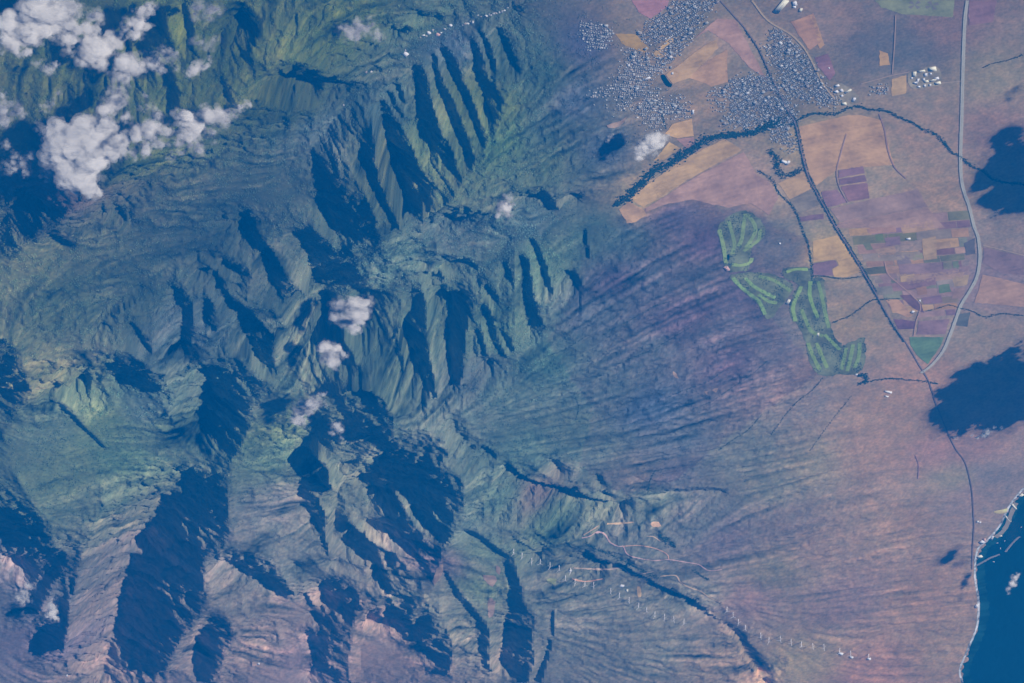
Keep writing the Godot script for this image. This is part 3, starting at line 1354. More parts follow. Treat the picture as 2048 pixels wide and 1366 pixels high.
func wild(called: String, label: String, count: int, px0: Vector2, px1: Vector2, small: float, large: float, thick: float, category: String, bright: float) -> void:
	var own := RandomNumberGenerator.new()
	own.seed = 300 + count
	var mm := MultiMesh.new()
	mm.transform_format = MultiMesh.TRANSFORM_3D
	mm.use_colors = true
	mm.mesh = one_crown
	var where := []
	var hue := []
	var lo := place(px0.x, px0.y, 700.0)
	var hi := place(px1.x, px1.y, 400.0)
	for k in count:
		var p := Vector2(own.randf_range(lo.x, hi.x), own.randf_range(lo.z, hi.z))
		var i := clampi(roundi((p.x - X0) / CELL), 1, NX - 2)
		var j := clampi(roundi((p.y - Z0) / CELL), 1, NZ - 2)
		var c := tint[j * NX + i]
		var share := soil.get_noise_2d(p.x * 1.3, p.y * 1.3) + 0.8 * fine.get_noise_2d(p.x * 0.5, p.y * 0.5) + thick
		share += (c.g - c.r) * 6.0
		share -= 1.3 * smoothstep(hi.x - 900.0, hi.x, p.x) + 1.4 * smoothstep(hi.z - 3000.0, hi.z - 600.0, p.y) + 0.8 * smoothstep(lo.x + 700.0, lo.x, p.x)
		if share < own.randf() * 0.9:
			continue
		var s := own.randf_range(small, large)
		where.append(Transform3D(Basis(Vector3.UP, own.randf() * TAU).scaled(Vector3(s, s * own.randf_range(0.6, 1.0), s)), Vector3(p.x, level(p.x, p.y) - 0.4 * s, p.y)))
		var f := bright * own.randf_range(0.68, 1.32)
		hue.append(Color(c.r * f * 0.85, c.g * f, c.b * f))
	mm.instance_count = where.size()
	for k in where.size():
		mm.set_instance_transform(k, where[k])
		mm.set_instance_color(k, hue[k])
	var o := MultiMeshInstance3D.new()
	o.name = numbered(called)
	o.multimesh = mm
	o.material_override = leafy
	tag(o, label, category, "", "stuff")
	add_child(o)


const RELIEF := """k B 75,385,940 150,362,930 230,365,880 320,385,800 390,420,690 480,455,580 560,480,490 640,495,400
f B 640,503 560,495 480,488 400,476 330,480 240,452 150,424 80,392
k B 0,600,820 80,630,760 170,665,650 230,672,590 290,660,530 350,655,480
f B 230,680 160,690 155,745 40,748 0,680
k B 770,140,400 840,148,360 950,165,290
f B 940,178 880,172 790,155
k B 950,52,360 1040,60,320 1150,88,260
f B 1130,95 1030,80 960,65
k A 1530,600,1010 1420,635,1050 1300,640,1090 1180,670,1130 1050,750,1190 900,810,1240 780,860,1280 740,980,1300 650,1100,1290 540,1190,1240 440,1225,1200 330,1240,1150
v A 1500,760,700 1350,900,640 1200,1000,620 950,1020,800 800,1130,850
k A 770,1180,960 720,1160,980 680,1170,990
f A 700,1250 670,1190
k B 50,0,640 45,60,690 20,150,760 0,260,860 -30,340,930
f A 1440,30 1490,120 1510,220 1525,270
k A 1000,0,700 1005,130,800 1030,240,870 1060,330,930
f A 930,20 890,160 840,260
k A 1110,0,660 1170,130,770 1160,230,840 1170,300,900
f A 1095,20 1120,150 1140,260
k A 730,0,760 740,60,800 720,140,850
f A 640,30 650,100 700,150
k A 1040,460,980 1085,560,1050 1060,690,1130
f A 1020,480 1025,580 1010,700
k A 1330,440,960 1380,530,1010 1430,600,1040
f A 1325,460 1350,560 1400,620
v B 1536,45,115 1400,85,130 1260,130,150 1100,200,175 980,270,200 900,320,215 780,440,250 700,500,275 600,590,310 520,650,335 420,780,380 330,890,440 220,960,480 120,1060,520 0,1130,560
v A 1300,1260,600 1000,1200,720 700,1366,800
k B 1340,150,190 1420,290,260 1440,400,320 1485,560,410
f B 1345,180 1395,330 1432,500 1468,590
k B 1315,200,200 1350,300,260 1385,420,330 1440,520,390 1485,625,440
f B 1300,250 1320,400 1355,520 1385,620 1430,680
k B 1100,250,185 1160,290,215 1215,370,255 1240,480,315 1290,570,375 1325,670,440 1360,780,515 1390,850,560
f B 1112,290 1150,370 1190,470 1240,560 1280,660 1320,760 1360,830
k B 1075,300,195 1100,420,265 1160,560,355 1215,660,425 1245,750,495 1290,860,575 1350,930,620
f B 1062,320 1075,450 1120,580 1175,700 1215,820 1270,920 1310,960
k B 1000,385,235 1030,450,285 1048,560,350 1075,680,440 1110,765,500 1180,900,610 1225,1050,705
f B 957,385 965,560 975,690 1005,790 1060,870 1125,940 1200,1040
k B 795,515,255 840,580,300 880,650,350 892,715,390
f B 790,535 820,620 870,700
k B 740,575,300 800,640,340 850,715,390 895,800,450 940,890,520 985,1010,610 1050,1080,665 1135,1220,770
f B 872,850 905,940 950,1040 985,1110 1050,1190 1120,1240
k B 862,835,395 900,950,475 945,1060,555 965,1130,600 990,1240,680 1000,1290,720
f B 742,605 762,720 800,850 815,960 850,1060 880,1150 905,1230 960,1310
k B 700,780,560 718,880,620 722,1000,690 745,1100,750 795,1210,810 850,1320,870 870,1400,900
f B 640,850 625,920 660,1000 680,1080 730,1180 780,1260 825,1350
k B 400,905,500 470,915,560 530,960,620 580,1050,690 620,1110,740 660,1180,790 700,1250,840 730,1340,880
k B 345,890,470 400,960,540 455,1010,600 475,1090,660 530,1160,700 600,1235,720
f B 340,905 350,970 410,1060 390,1200 415,1270 455,1340
f F 225,20 290,70 320,130 330,200 350,290 400,355 480,392 600,388 680,372 780,380
k F 720,-20,880 745,60,860 765,140,800 800,195,700 780,265,640
k F 340,10,690 440,70,700 510,140,690 555,200,660
k F 590,120,760 620,200,720 650,280,660 675,310,600
k F 670,330,520 690,365,500 790,378,470 870,385,470 960,355,480 1000,330,500
k B 1490,620,450 1410,830,560 1345,950,640 1240,1090,740 1165,1220,820 1080,1270,860 985,1330,900
k B 1165,1235,820 1250,1232,790 1350,1247,720 1440,1280,640
f B 1430,1310 1330,1310 1230,1290 1150,1270
k F 980,150,560 1060,138,560 1180,170,520 1290,180,460 1335,215,410
f F 1330,222 1200,190 1060,178 1010,165
k F 970,258,520 1040,262,500 1110,295,450
f F 1100,303 1020,285
v C 1536,690,110 1400,790,140 1200,820,170 1050,900,200 950,980,220 850,1010,240 760,1110,270 650,1210,300 500,1300,330
v F 1520,60,350 1420,200,390 1300,290,420 1100,340,440 900,400,450
k T 140,330,500 165,400,560 172,450,595 165,520,640 180,620,730 190,690,790 205,760,860 215,845,940
f T 118,360 122,425 48,458 65,525 95,610 115,690 160,738 195,812
k T 435,260,430 400,380,500 365,470,565 348,560,640 345,650,720 335,740,800 325,790,850
f T 298,350 275,450 258,540 262,600 275,680 292,762
k T 455,410,560 480,490,615 505,570,670 537,655,730
f T 433,422 450,500 475,572 520,646
k T 475,415,545 520,470,595 550,540,650 572,620,710
f T 478,450 513,540 553,610
k T 415,500,600 430,570,660 450,650,730
f T 405,522 418,592 438,652
k T 450,290,470 480,330,495 505,380,525 512,410,540
f T 438,312 453,352 488,402
k T 545,205,430 560,260,460 573,330,505
f T 527,217 543,282
v T 575,165,420 572,260,470 570,380,540 560,480,600 562,560,660 575,620,710
k T 605,160,410 640,200,445 650,280,495 665,370,555 690,450,605 710,510,655
f T 598,177 616,250 620,350 628,420 653,532
k T 660,90,380 690,150,412 720,230,445 740,310,495 755,385,545
f T 648,102 677,180 702,260 728,342
k T 850,205,390 862,260,435 886,322,495
f T 812,240 848,292
k G 445,0,330 455,80,370 465,180,420
f G 435,20 445,100 455,180
k F 865,610,680 840,660,700 880,780,760 890,870,800
f F 830,650 850,760 880,860
k F 525,680,760 590,760,830 620,840,880 640,935,930
f F 530,710 545,800 580,870 632,938
k F 490,1010,1040 580,990,1100 680,990,1120 750,1020,1125 800,1080,1120 825,1130,1110 832,1240,1070 790,1285,1020
k F 800,1300,980 860,1250,1000 920,1222,1010 1000,1215,1020 1070,1235,1025 1120,1270,1020 1145,1310,1010 1146,1380,1000
k J 1130,10,990 1100,85,970 1160,90,985 1210,120,990 1245,180,985 1253,300,960 1195,370,920 1190,420,910 1182,480,900 1115,570,880 1100,660,850 1065,760,810 1060,800,790 1020,840,760 1030,900,740 1100,950,740 1105,1000,725 1140,1080,700 1168,1130,690 1175,1250,640 1150,1320,600
f Q 60,85 55,115 25,152 12,178
v Q 14,196,500 60,213,520 150,214,580 195,224,650
v Q 290,140,980 250,165,850 215,195,750 160,250,600 118,310,500 108,380,460 100,440,440
f Q 275,190 235,222 192,252 202,276 240,297 300,303 365,293
f Q 388,292 332,313
k Q 295,322,640 315,360,690 345,405,740 390,455,800 430,495,850
f Q 345,345 375,395 415,435 445,468
f Q 165,392 225,396 270,430 320,472 380,508
k Q 150,402,560 200,450,610 260,490,670 330,515,740 428,522,850
f Q 125,450 170,490 230,515 300,537 370,552 415,566
v Q 105,520,480 150,530,540 240,545,640 330,575,720 405,590,800
k Q 250,560,650 290,600,690 330,618,720
f Q 235,570 265,605 300,622
k Q 95,545,560 140,570,600 175,600,610 195,625,600
f Q 70,590 65,640 110,662 155,657
k Q 225,634,630 300,622,710 385,636,790 396,682,770
f Q 204,660 206,690 300,702
k Q 335,695,690 425,680,770 432,742,720
f Q 320,712 350,735 400,748
k Q 378,762,610 402,746,650 458,770,700 466,842,630
f Q 366,778 382,802 430,832
k Q 198,630,605 172,680,570 156,740,530 151,800,490 150,890,430
v Q 208,668,545 192,720,505 187,800,450 185,890,400
v Q 110,690,480 90,760,430 80,850,380
k E -20,660,1150 40,665,1150 80,700,1150 120,750,1140 135,830,1120 150,900,1090 187,985,1040
f E -150,860 -60,1000 10,1250 50,1160 110,1080 165,1015
k E 610,748,980 680,738,990 770,752,1000 830,798,1000 890,810,990 912,870,970 990,885,940 980,940,890 975,992,850
f E 640,790 690,870 720,892 830,900 855,975 930,992
k E 410,785,950 470,790,940 500,810,920
f E 420,812 480,840
k F -330,790,820 -200,778,830 -60,790,850 -30,850,860 30,910,880 100,960,890 130,1010,880 190,1040,860 235,1060,830
f E 1205,810 1262,870 1262,970 1230,1030 1255,1100 1200,1180 1330,1230
k E 1480,1040,800 1500,1150,790 1472,1265,775 1415,1366,760
k I 1388,20,750 1375,200,735 1367,380,715 1410,550,690
f I 1120,80 1100,170 1110,260 1000,230 960,270 930,400 830,480 800,560 797,640 762,690
k F 0,540,740 60,600,770 105,660,790 108,760,800 105,860,820
f F -120,500 -60,640 0,760 60,820
k I 1260,575,650 1220,660,640 1225,790,610 1245,910,580 1165,1000,520 1080,1115,450 1040,1200,410 990,1300,360
f I 760,720 750,790 730,860 722,950 692,1050 652,1150 622,1280 610,1366
k I 1290,563,680 1400,568,690 1537,588,680
k J 10,606,670 60,635,655 110,665,635 160,730,610 210,790,575 235,850,545
f I 1310,595 1400,640 1500,700
f J 0,735 80,790 220,885
k I 1340,935,570 1380,1020,540 1410,1088,510 1355,1150,470 1340,1210,440 1300,1285,400 1270,1366,360
f I 1270,970 1190,1080 1170,1200 1180,1290 1200,1366
k I 445,565,700 395,680,660 275,830,590 230,960,540
f I 350,600 310,660 230,790 155,920
k I 410,740,640 432,830,610 410,960,560 370,1050,520
f I 345,840 365,960
k I 300,980,500 335,1050,480 320,1120,450 260,1210,400
f I 270,1010 220,1120 212,1195
k I 100,140,900 200,300,880 310,430,850 320,520,810 250,560,760
f I -60,300 0,450 60,560 110,620
k J 380,30,800 430,90,790 442,180,770 480,235,740
f J 270,130 262,240 380,235
k J 382,260,650 388,310,630 436,390,610 405,450,590 435,560,590 440,620,580
f J 275,290 330,350 365,430 385,480 430,600
k J 215,628,600 270,628,600 310,665,580
f J 225,640 280,690
k J 300,820,440 345,900,430 412,930,420 410,1000,400
f J 290,830 335,930 375,1000
k J 340,1040,390 375,1110,350 390,1190,320 350,1240,290 350,1330,260
f J 300,1060 345,1150 370,1220 325,1300
k J 1135,680,830 1230,830,770 1312,920,720 1372,1000,670 1402,1060,640 1402,1200,580 1392,1250,560 1420,1310,520
f J 1130,700 1190,825 1255,905 1320,985 1350,1060 1342,1130 1370,1270
k J 1240,435,905 1330,460,890 1430,540,870 1500,580,850 1540,605,840
f J 1250,450 1330,490 1430,570 1490,600
k K 5,600,840 20,650,830 45,760,800 80,880,760 112,950,730 155,1010,690 135,1070,670 122,1150,640 136,1230,600 112,1320,560 95,1366,540
f J 1505,650 1525,800 1520,900 1495,1080 1470,1225 1530,1300
k F 1190,1140,890 1230,1195,870 1290,1250,850 1370,1300,825 1450,1366,800
f F 1195,1170 1205,1215 1270,1275 1350,1320 1430,1366
k K 10,-5,780 90,18,760 130,90,730 210,130,700 350,160,655 430,170,630 560,225,580 660,260,540
f K 0,25 60,85 120,130 330,180 500,240 640,268
k K 250,-10,700 290,38,680 370,75,650
f K 240,20 280,68 360,96
k K 525,90,600 560,150,585 588,205,570 680,220,540 810,240,490
f K 512,115 540,190 580,222 700,248 800,252
k K 930,203,450 1030,200,418 1150,192,378 1270,200,336
v K 940,221,372 1030,220,344 1150,210,306 1260,216,275
k K 450,520,680 560,575,640 690,600,600 800,660,560 880,720,520 1000,765,470 1110,800,430 1220,870,390 1310,960,345 1400,1050,300 1425,1130,270 1505,1200,240 1540,1270,210
f K 440,538 540,605 680,632 770,685 880,748 1000,795 1085,832 1180,900 1265,985 1335,1050 1380,1110 1395,1170 1455,1250 1520,1340
k L 10,1260,205 60,1350,170
k K 0,450,870 60,480,845 130,540,810
f K 0,468 60,510 120,550
k K 130,435,810 190,490,780 260,550,745
f K 128,450 185,515 245,550
k K 260,930,690 252,1050,660 240,1150,610 200,1300,540 180,1366,510
f K 245,950 243,1060 210,1170 140,1340
v F 300,420,720 200,300,700 100,150,650 0,0,590
v E 1300,500,780 1150,760,760 1000,1150,760
v I 620,300,800 500,560,740 420,900,640 380,1200,540
k E 1100,330,760 1150,450,780 1160,560,780 1155,700,770
f E 1040,350 1060,440 1100,480 1090,580 1090,700
k E 1240,400,740 1290,480,770 1310,550,790 1300,630,790
f E 1225,430 1230,520 1260,560 1280,620
k E 1215,215,640 1330,290,650 1400,325,660 1500,360,690
f E 1220,235 1320,310 1400,335 1480,380
k E 1350,370,720 1420,420,740 1480,470,760
f E 1345,390 1400,460 1470,490
k E 780,540,850 860,640,890 910,700,930 915,765,960
f E 785,560 830,640 890,720
k E 840,260,700 690,370,760 640,480,800 620,580,830
k E 290,38,960 350,45,950 420,80,910 460,105,880
f E 300,52 370,95 450,112
k E 320,1020,830 420,1090,815 500,1190,795 560,1240,780 635,1320,760
f E 320,1030 400,1105 480,1190 540,1240 620,1320
v E 10,1270,860 60,1170,890 110,1090,920 170,1025,980
v E -150,1300,780 -60,1200,800 0,1366,800
k M 0,388,900 190,275,980 300,200,1050 420,115,1120
v M -100,250,740 60,120,800 200,30,880
k M 640,15,790 690,22,780 726,65,760 750,165,700
f M 650,75 680,105 735,162
k M 880,335,700 740,430,770 600,510,830 540,570,860
k M 975,590,730 830,615,780 720,680,840 640,720,870 590,775,900
v M 800,540,690 680,620,740 610,720,810
k M 1150,345,560 1280,360,610 1400,420,650 1440,500,670
f M 1150,372 1260,402 1380,465
k M 1275,560,700 1340,590,725 1420,640,735 1500,660,740 1600,710,740 1640,790,730
f M 1275,585 1330,650 1420,682 1480,722 1560,765 1622,803
k M 1515,300,560 1555,380,590 1560,440,610 1600,560,650 1612,640,670
f M 1500,330 1520,420 1540,480 1590,600
k M 1400,130,430 1440,210,480 1452,285,515
f M 1385,150 1412,235 1442,285
k M 385,955,930 470,970,920 530,1010,900
f M 395,985 460,1003
k M 300,1095,890 350,1090,885 390,1130,870
f M 290,1114 340,1128
k N 885,440,235 920,500,275 942,570,325
f N 878,460 903,540 934,578
k N 1480,130,150 1530,220,200 1560,300,250 1600,390,300
f N 1468,150 1500,250 1540,340 1582,393
k N 1600,1070,560 1700,1055,540 1760,1065,500 1800,1130,450 1812,1200,420
f N 1650,1088 1715,1115 1765,1195
k N 1840,1040,430 1900,1045,400 1960,1060,360 1968,1100,340
f N 1865,1072 1925,1108
k N 500,318,560 550,306,540 602,315,510
f N 530,332 590,337
k N 595,263,520 650,268,490 712,290,450
f N 655,297 700,300
k N 760,185,430 800,220,400 822,240,380
f N 768,237 800,248
v K 425,560,674 520,625,634 660,655,598 745,710,558 860,772,518 970,820,468 1065,858,430 1160,925,388 1245,1010,344 1310,1075,302 1355,1135,274 1370,1195,245 1430,1275,214 1500,1360,174
v F 1165,1180,887 1180,1235,867 1245,1300,847 1330,1345,822
v K -20,45,787 40,105,757 105,150,730 320,198,654 490,262,582 640,290,540
v K -10,490,862 50,530,842 110,568,810
v K 115,468,802 172,535,777 235,568,744
"""

const GROUND := """P 0,0,700 200,0,700 0,100,900 0,200,1050 0,330,1100 60,400,1050 700,0,420 800,0,300 900,0,200 1000,0,130 560,40,720 620,60,640 700,80,480 1100,0,170 1150,60,220 1080,120,330 1050,200,430 1000,280,560 960,350,680 1000,330,600
P 1180,100,200 1250,100,170 1200,200,200 1400,50,140 1400,200,130 1500,100,110 1600,100,95 1700,50,80 1900,0,60 1800,200,75 1920,300,60 1600,300,110 1700,400,85 1920,600,45 2040,200,40 2040,500,35 2040,800,15 1850,735,60 1750,600,75 1980,1000,8 1150,300,330 1100,250,400 1100,350,420 1040,380,520 1200,330,260 1250,330,220 1400,350,150 1500,350,135
P 1250,450,260 1350,450,210 1450,450,160 1550,500,120 1300,400,220 1180,500,360 1200,600,450 1150,640,600 1100,720,740 1050,760,800 1300,600,340 1400,520,220 1500,620,190 1600,720,140 1650,760,110 1300,700,420 1200,700,560 1100,800,740 1000,800,850 940,830,920 1000,900,850 1200,800,600 1300,800,480 1400,700,310 1400,800,370 1500,720,230 1500,800,270 1600,820,180 1700,830,110 1200,900,640 1300,900,520 1400,900,400 1500,900,290 1600,900,190
P 960,1000,920 1000,1050,890 1050,1000,830 1100,1050,780 1200,1050,650 1300,1050,540 1400,1000,420 1450,980,370 1500,1050,340 1600,1000,220 1700,950,120 1700,1100,180 1800,950,80 1850,1000,55 1900,1050,25 1850,1150,70 1930,1080,12 1500,1150,370 1600,1200,300 1700,1250,230 1800,1250,130 1900,1200,30 1140,1140,790 1250,1190,680 1370,1245,560 1450,1215,440 1500,1265,390 1600,1290,290 1735,1320,180 1850,1330,60 1900,1366,12 1600,1366,230 1750,1366,110 1450,1340,330 1300,1300,510 1200,1366,480 1150,1250,660 1300,1366,430 1400,1366,340 940,1150,830 960,1250,740 980,1320,640
P 560,950,700 600,1050,560 520,1100,560 600,1150,500 550,1200,450 500,1250,420 480,1300,380 560,1300,320 600,1366,240 700,1200,520 730,1300,430 800,1250,560 830,1340,520 700,1366,350 850,1366,470 450,1366,300 300,1366,180 200,1366,330 100,1300,420 0,1366,350 0,1250,450 130,1150,560 150,1000,690 250,950,750 30,950,880 100,950,860 0,1040,820 200,850,790 300,1000,640 240,1050,640 230,1200,480 330,1330,240 350,1250,320 50,850,880 150,650,900 250,600,840 350,560,700 400,500,600 200,500,700 100,560,850 0,560,950 480,520,600 560,560,640 440,680,740 540,700,760 560,640,700 640,680,800 700,740,880 620,760,840 760,760,900 800,720,830 780,640,620 740,620,540 820,590,480 900,470,560 850,450,680
P 380,400,650 200,440,800 100,400,1000 480,300,560 560,260,560 620,230,420 450,460,560 560,350,430 500,420,500 600,420,560 420,560,650
S 2048,975,3 2020,1010,3 2000,1050,3 1975,1080,3 1955,1100,3 1950,1150,3 1957,1200,3 1956,1240,3 1950,1265,3 1935,1300,3 1920,1340,3 1925,1366,3
W 2048,1010,-25 2010,1080,-25 1985,1110,-25 1975,1150,-25 1980,1200,-25 1975,1260,-25 1960,1310,-25 1950,1366,-25 2048,1100,-40 2048,1250,-40 2048,1366,-40
"""

const COLOURS := """450,450:60,97,130 250,600:62,98,128 100,600:72,105,128 300,300:73,104,123 600,200:72,105,126 545,170:78,108,122 680,60:78,110,122 400,100:78,108,119 340,60:75,104,117 150,100:76,106,122 60,250:73,101,123 60,430:62,93,128 110,390:77,92,130 850,300:77,109,128 950,200:78,107,125 760,340:83,109,128 700,280:70,100,130 760,210:64,103,135 650,250:64,100,135 900,80:64,99,138 850,40:72,105,130 1000,220:80,111,125 1010,280:75,115,128 1080,150:60,101,130 1080,250:60,100,132 1040,100:64,100,130 1150,200:72,102,142 1180,80:70,96,142 1200,300:75,104,142 1100,330:76,110,130 1150,330:79,109,135 900,450:80,110,138 800,520:83,115,138 1050,450:73,108,138 900,620:84,116,136 1100,520:92,126,139 1000,650:85,119,136 800,700:87,119,136 1250,480:68,108,138 1200,470:69,111,136 1350,430:83,101,142 1300,550:86,110,144 1400,560:88,108,141 1200,620:78,110,143 1100,720:77,118,139 1000,780:87,120,141 950,760:87,111,140 1200,780:84,116,143 1300,700:88,114,144 1450,650:101,114,146 1550,700:108,118,146 1600,800:126,122,144 1300,820:68,106,146 1350,880:86,114,144 1200,900:89,120,141 1050,900:81,118,139 1000,1000:84,120,139 1080,980:119,117,141 1200,1000:104,124,141 1300,1000:101,122,141 1100,1050:87,124,137 1250,1080:94,114,141 1400,1050:104,118,144 1500,900:104,118,141 1550,970:111,122,141 1620,930:131,128,141 1750,900:148,126,141 1800,1050:145,126,141 1650,1100:135,122,141 1700,1200:127,116,141 1850,1200:142,122,138 1900,1300:140,124,138 1550,1150:121,122,138 1400,1200:108,118,141 1300,1300:111,120,141 1150,1250:106,118,141 1600,1330:144,132,138 1750,1340:148,120,139 1500,1330:127,120,139 1500,1200:134,119,143 1080,1170:98,116,140 1120,1150:100,118,140 960,1100:97,124,138 960,1180:99,124,136 930,1060:99,124,143 900,1200:104,118,140 880,1130:111,110,142 700,1250:131,123,146 730,1320:131,120,144 650,1300:124,120,146 600,1320:122,116,146 560,1150:107,120,143 550,1020:110,122,146 550,900:85,121,136 540,870:93,120,132 660,1000:104,122,140 660,930:104,122,140 500,1300:132,124,146 450,1200:114,120,143 470,1130:117,122,146 230,1100:103,115,143 200,1200:113,117,144 200,1330:121,119,144 100,1300:104,108,145 50,1200:104,114,146 150,950:97,126,136 220,920:84,123,135 200,1000:100,126,140 250,1040:102,119,140 200,850:90,123,133 100,850:90,121,138 60,760:102,117,132 30,530:91,112,130 430,780:84,113,138 350,650:72,105,138 330,860:83,116,135 290,820:79,113,138 1900,50:121,110,136 1980,150:128,124,137 1850,200:131,122,138 1750,80:95,106,137 1820,100:92,106,137 1680,40:126,116,138 1450,80:148,130,143 1500,130:128,124,140 1250,60:126,120,136 1290,20:126,120,140 1400,130:161,136,138 1330,200:113,116,138 1400,200:141,126,138 1700,300:156,138,137 1620,280:153,138,137 1750,380:143,130,140 1800,450:135,122,141 1870,400:148,128,137 1850,260:141,124,138 1990,560:127,116,144 1990,480:130,122,141 1700,650:148,132,138 1680,700:142,128,141 1950,680:135,126,141 1400,360:143,126,140 1300,390:156,138,137 1500,350:148,130,143 1550,400:153,136,143 1580,500:98,114,141 1500,460:86,110,141 1850,760:151,124,139 1980,950:117,118,144 1920,960:130,128,141 1850,850:150,128,141 1780,830:150,128,141 2020,850:145,126,144 1990,250:131,116,138 1640,500:162,144,137 1510,200:108,112,134 1600,140:108,112,134 1380,50:109,113,133 1560,230:108,111,132 1420,480:82,94,137 1400,620:86,99,139 1500,580:88,100,139 1470,720:93,103,141 1230,560:76,97,139 1350,640:84,99,139 1150,850:84,114,137 1250,960:98,114,139 1350,960:90,106,139 1450,1080:102,108,141 1580,1050:118,116,141 1880,900:150,122,143 1960,900:142,120,143 1940,990:132,120,143
"""

const BELTS := """9|26|dark trees along the stream that crosses the plain|D 170,722 260,682 400,682 480,648 550,636 600,655 700,662 780,700 880,742 930,775 1000,800 1060,860 1110,920 1150,932 1220,995 1290,1022 1340,1070 1440,1096 1560,1106
8|16|tree row on the west side of the dark highway|C 1400,178 1480,298 1530,410 1590,540 1660,684 1695,745 1730,905 1770,1055 1820,1155 1870,1245 1940,1370 2010,1480 2100,1630 2170,1750 2230,1860 2290,1960 2350,2050
8|12|tree row on the east side of the dark highway|C 1675,680 1712,742 1746,900 1786,1050 1836,1150 1886,1240 1956,1366 2026,1475 2116,1625 2186,1745
13|74|broad wooded stream bank south of the town|C 1610,720 1500,770 1400,800 1200,825 1100,880 1000,940 930,990 850,1020 800,1080 740,1130 690,1185 620,1230
7|20|hedge-like tree row down the western farm road|D -60,1020 20,1075 60,1150 110,1200 160,1260 190,1330 215,1400 240,1460 262,1600 262,1680
7|14|tree row between the golf course and the pale fields|H 262,288 330,290 400,302 470,305 570,292
7|14|crooked tree row in the pale field|H 385,572 430,552 490,530 560,480 620,437 680,430 790,425
7|14|tree row from the white shed to the wide highway|H 940,502 1010,485 1080,466 1130,475 1220,500 1310,536 1400,516 1536,526
8|16|tree row along the ditch at the plain's foot|H 590,925 650,915 720,906 800,906 830,915 900,916 1020,936
6|14|trees along the irrigation ditch at the upper right|D 1290,405 1350,380 1440,360 1536,325
8|50|dark grove round the white villa|D 10,900 60,960 50,1000 90,1050 160,1040 200,1010
7|14|tree row below the reservoir reaching the suburb|C 885,620 905,700 925,770
9|45|thicket at the foot of the golf course|H 540,890 575,880 590,920 550,935
7|30|scattered trees between the houses by the stream|D 20,760 100,745 160,740
5|30|scrub trees along the gulch above the wind turbines|K 440,525 500,560 600,600 700,650 800,700 880,740
9|40|dark scrub patch on the middle slope|K 880,480 940,520 980,550
6|24|scrub in the hollow beside the winding track|K 1090,690 1130,720 1180,750
5|9|scrub in the longest gully west of the golf course|G 430,470 520,425 620,375 720,325 850,275
5|10|green scrub in the gully under the first ribbed foothill|G 540,650 600,610 680,570 770,520 860,470 960,440
5|9|scrub in the forked gully on the middle slope|G 690,795 760,765 850,730 900,700 1000,640 1100,580
5|9|scrub strip beside the orange scar|G 930,1020 1010,985 1090,955 1180,920 1270,860
4|9|thin scrub line high on the middle slope|G 210,770 300,740 400,680 470,640
5|10|dark scrub along the lower fan gully|G 1230,1340 1330,1270 1420,1210 1500,1120
5|11|scrub along the ditch between slope and pale fan|H 20,1240 100,1130 180,1040 260,980 330,900
4|8|broken scrub line on the pale fan|H 250,1340 300,1270 380,1160 460,1060 500,1010
4|9|scrub in the short gully above the red clearing|G 380,1010 400,1080 380,1160
5|12|scrub in the level gully on the ridge flank|K 860,90 830,150 815,230
4|8|dotted scrub along the upper fan|G 1080,1090 1200,1040 1320,960 1440,880 1530,800
"""

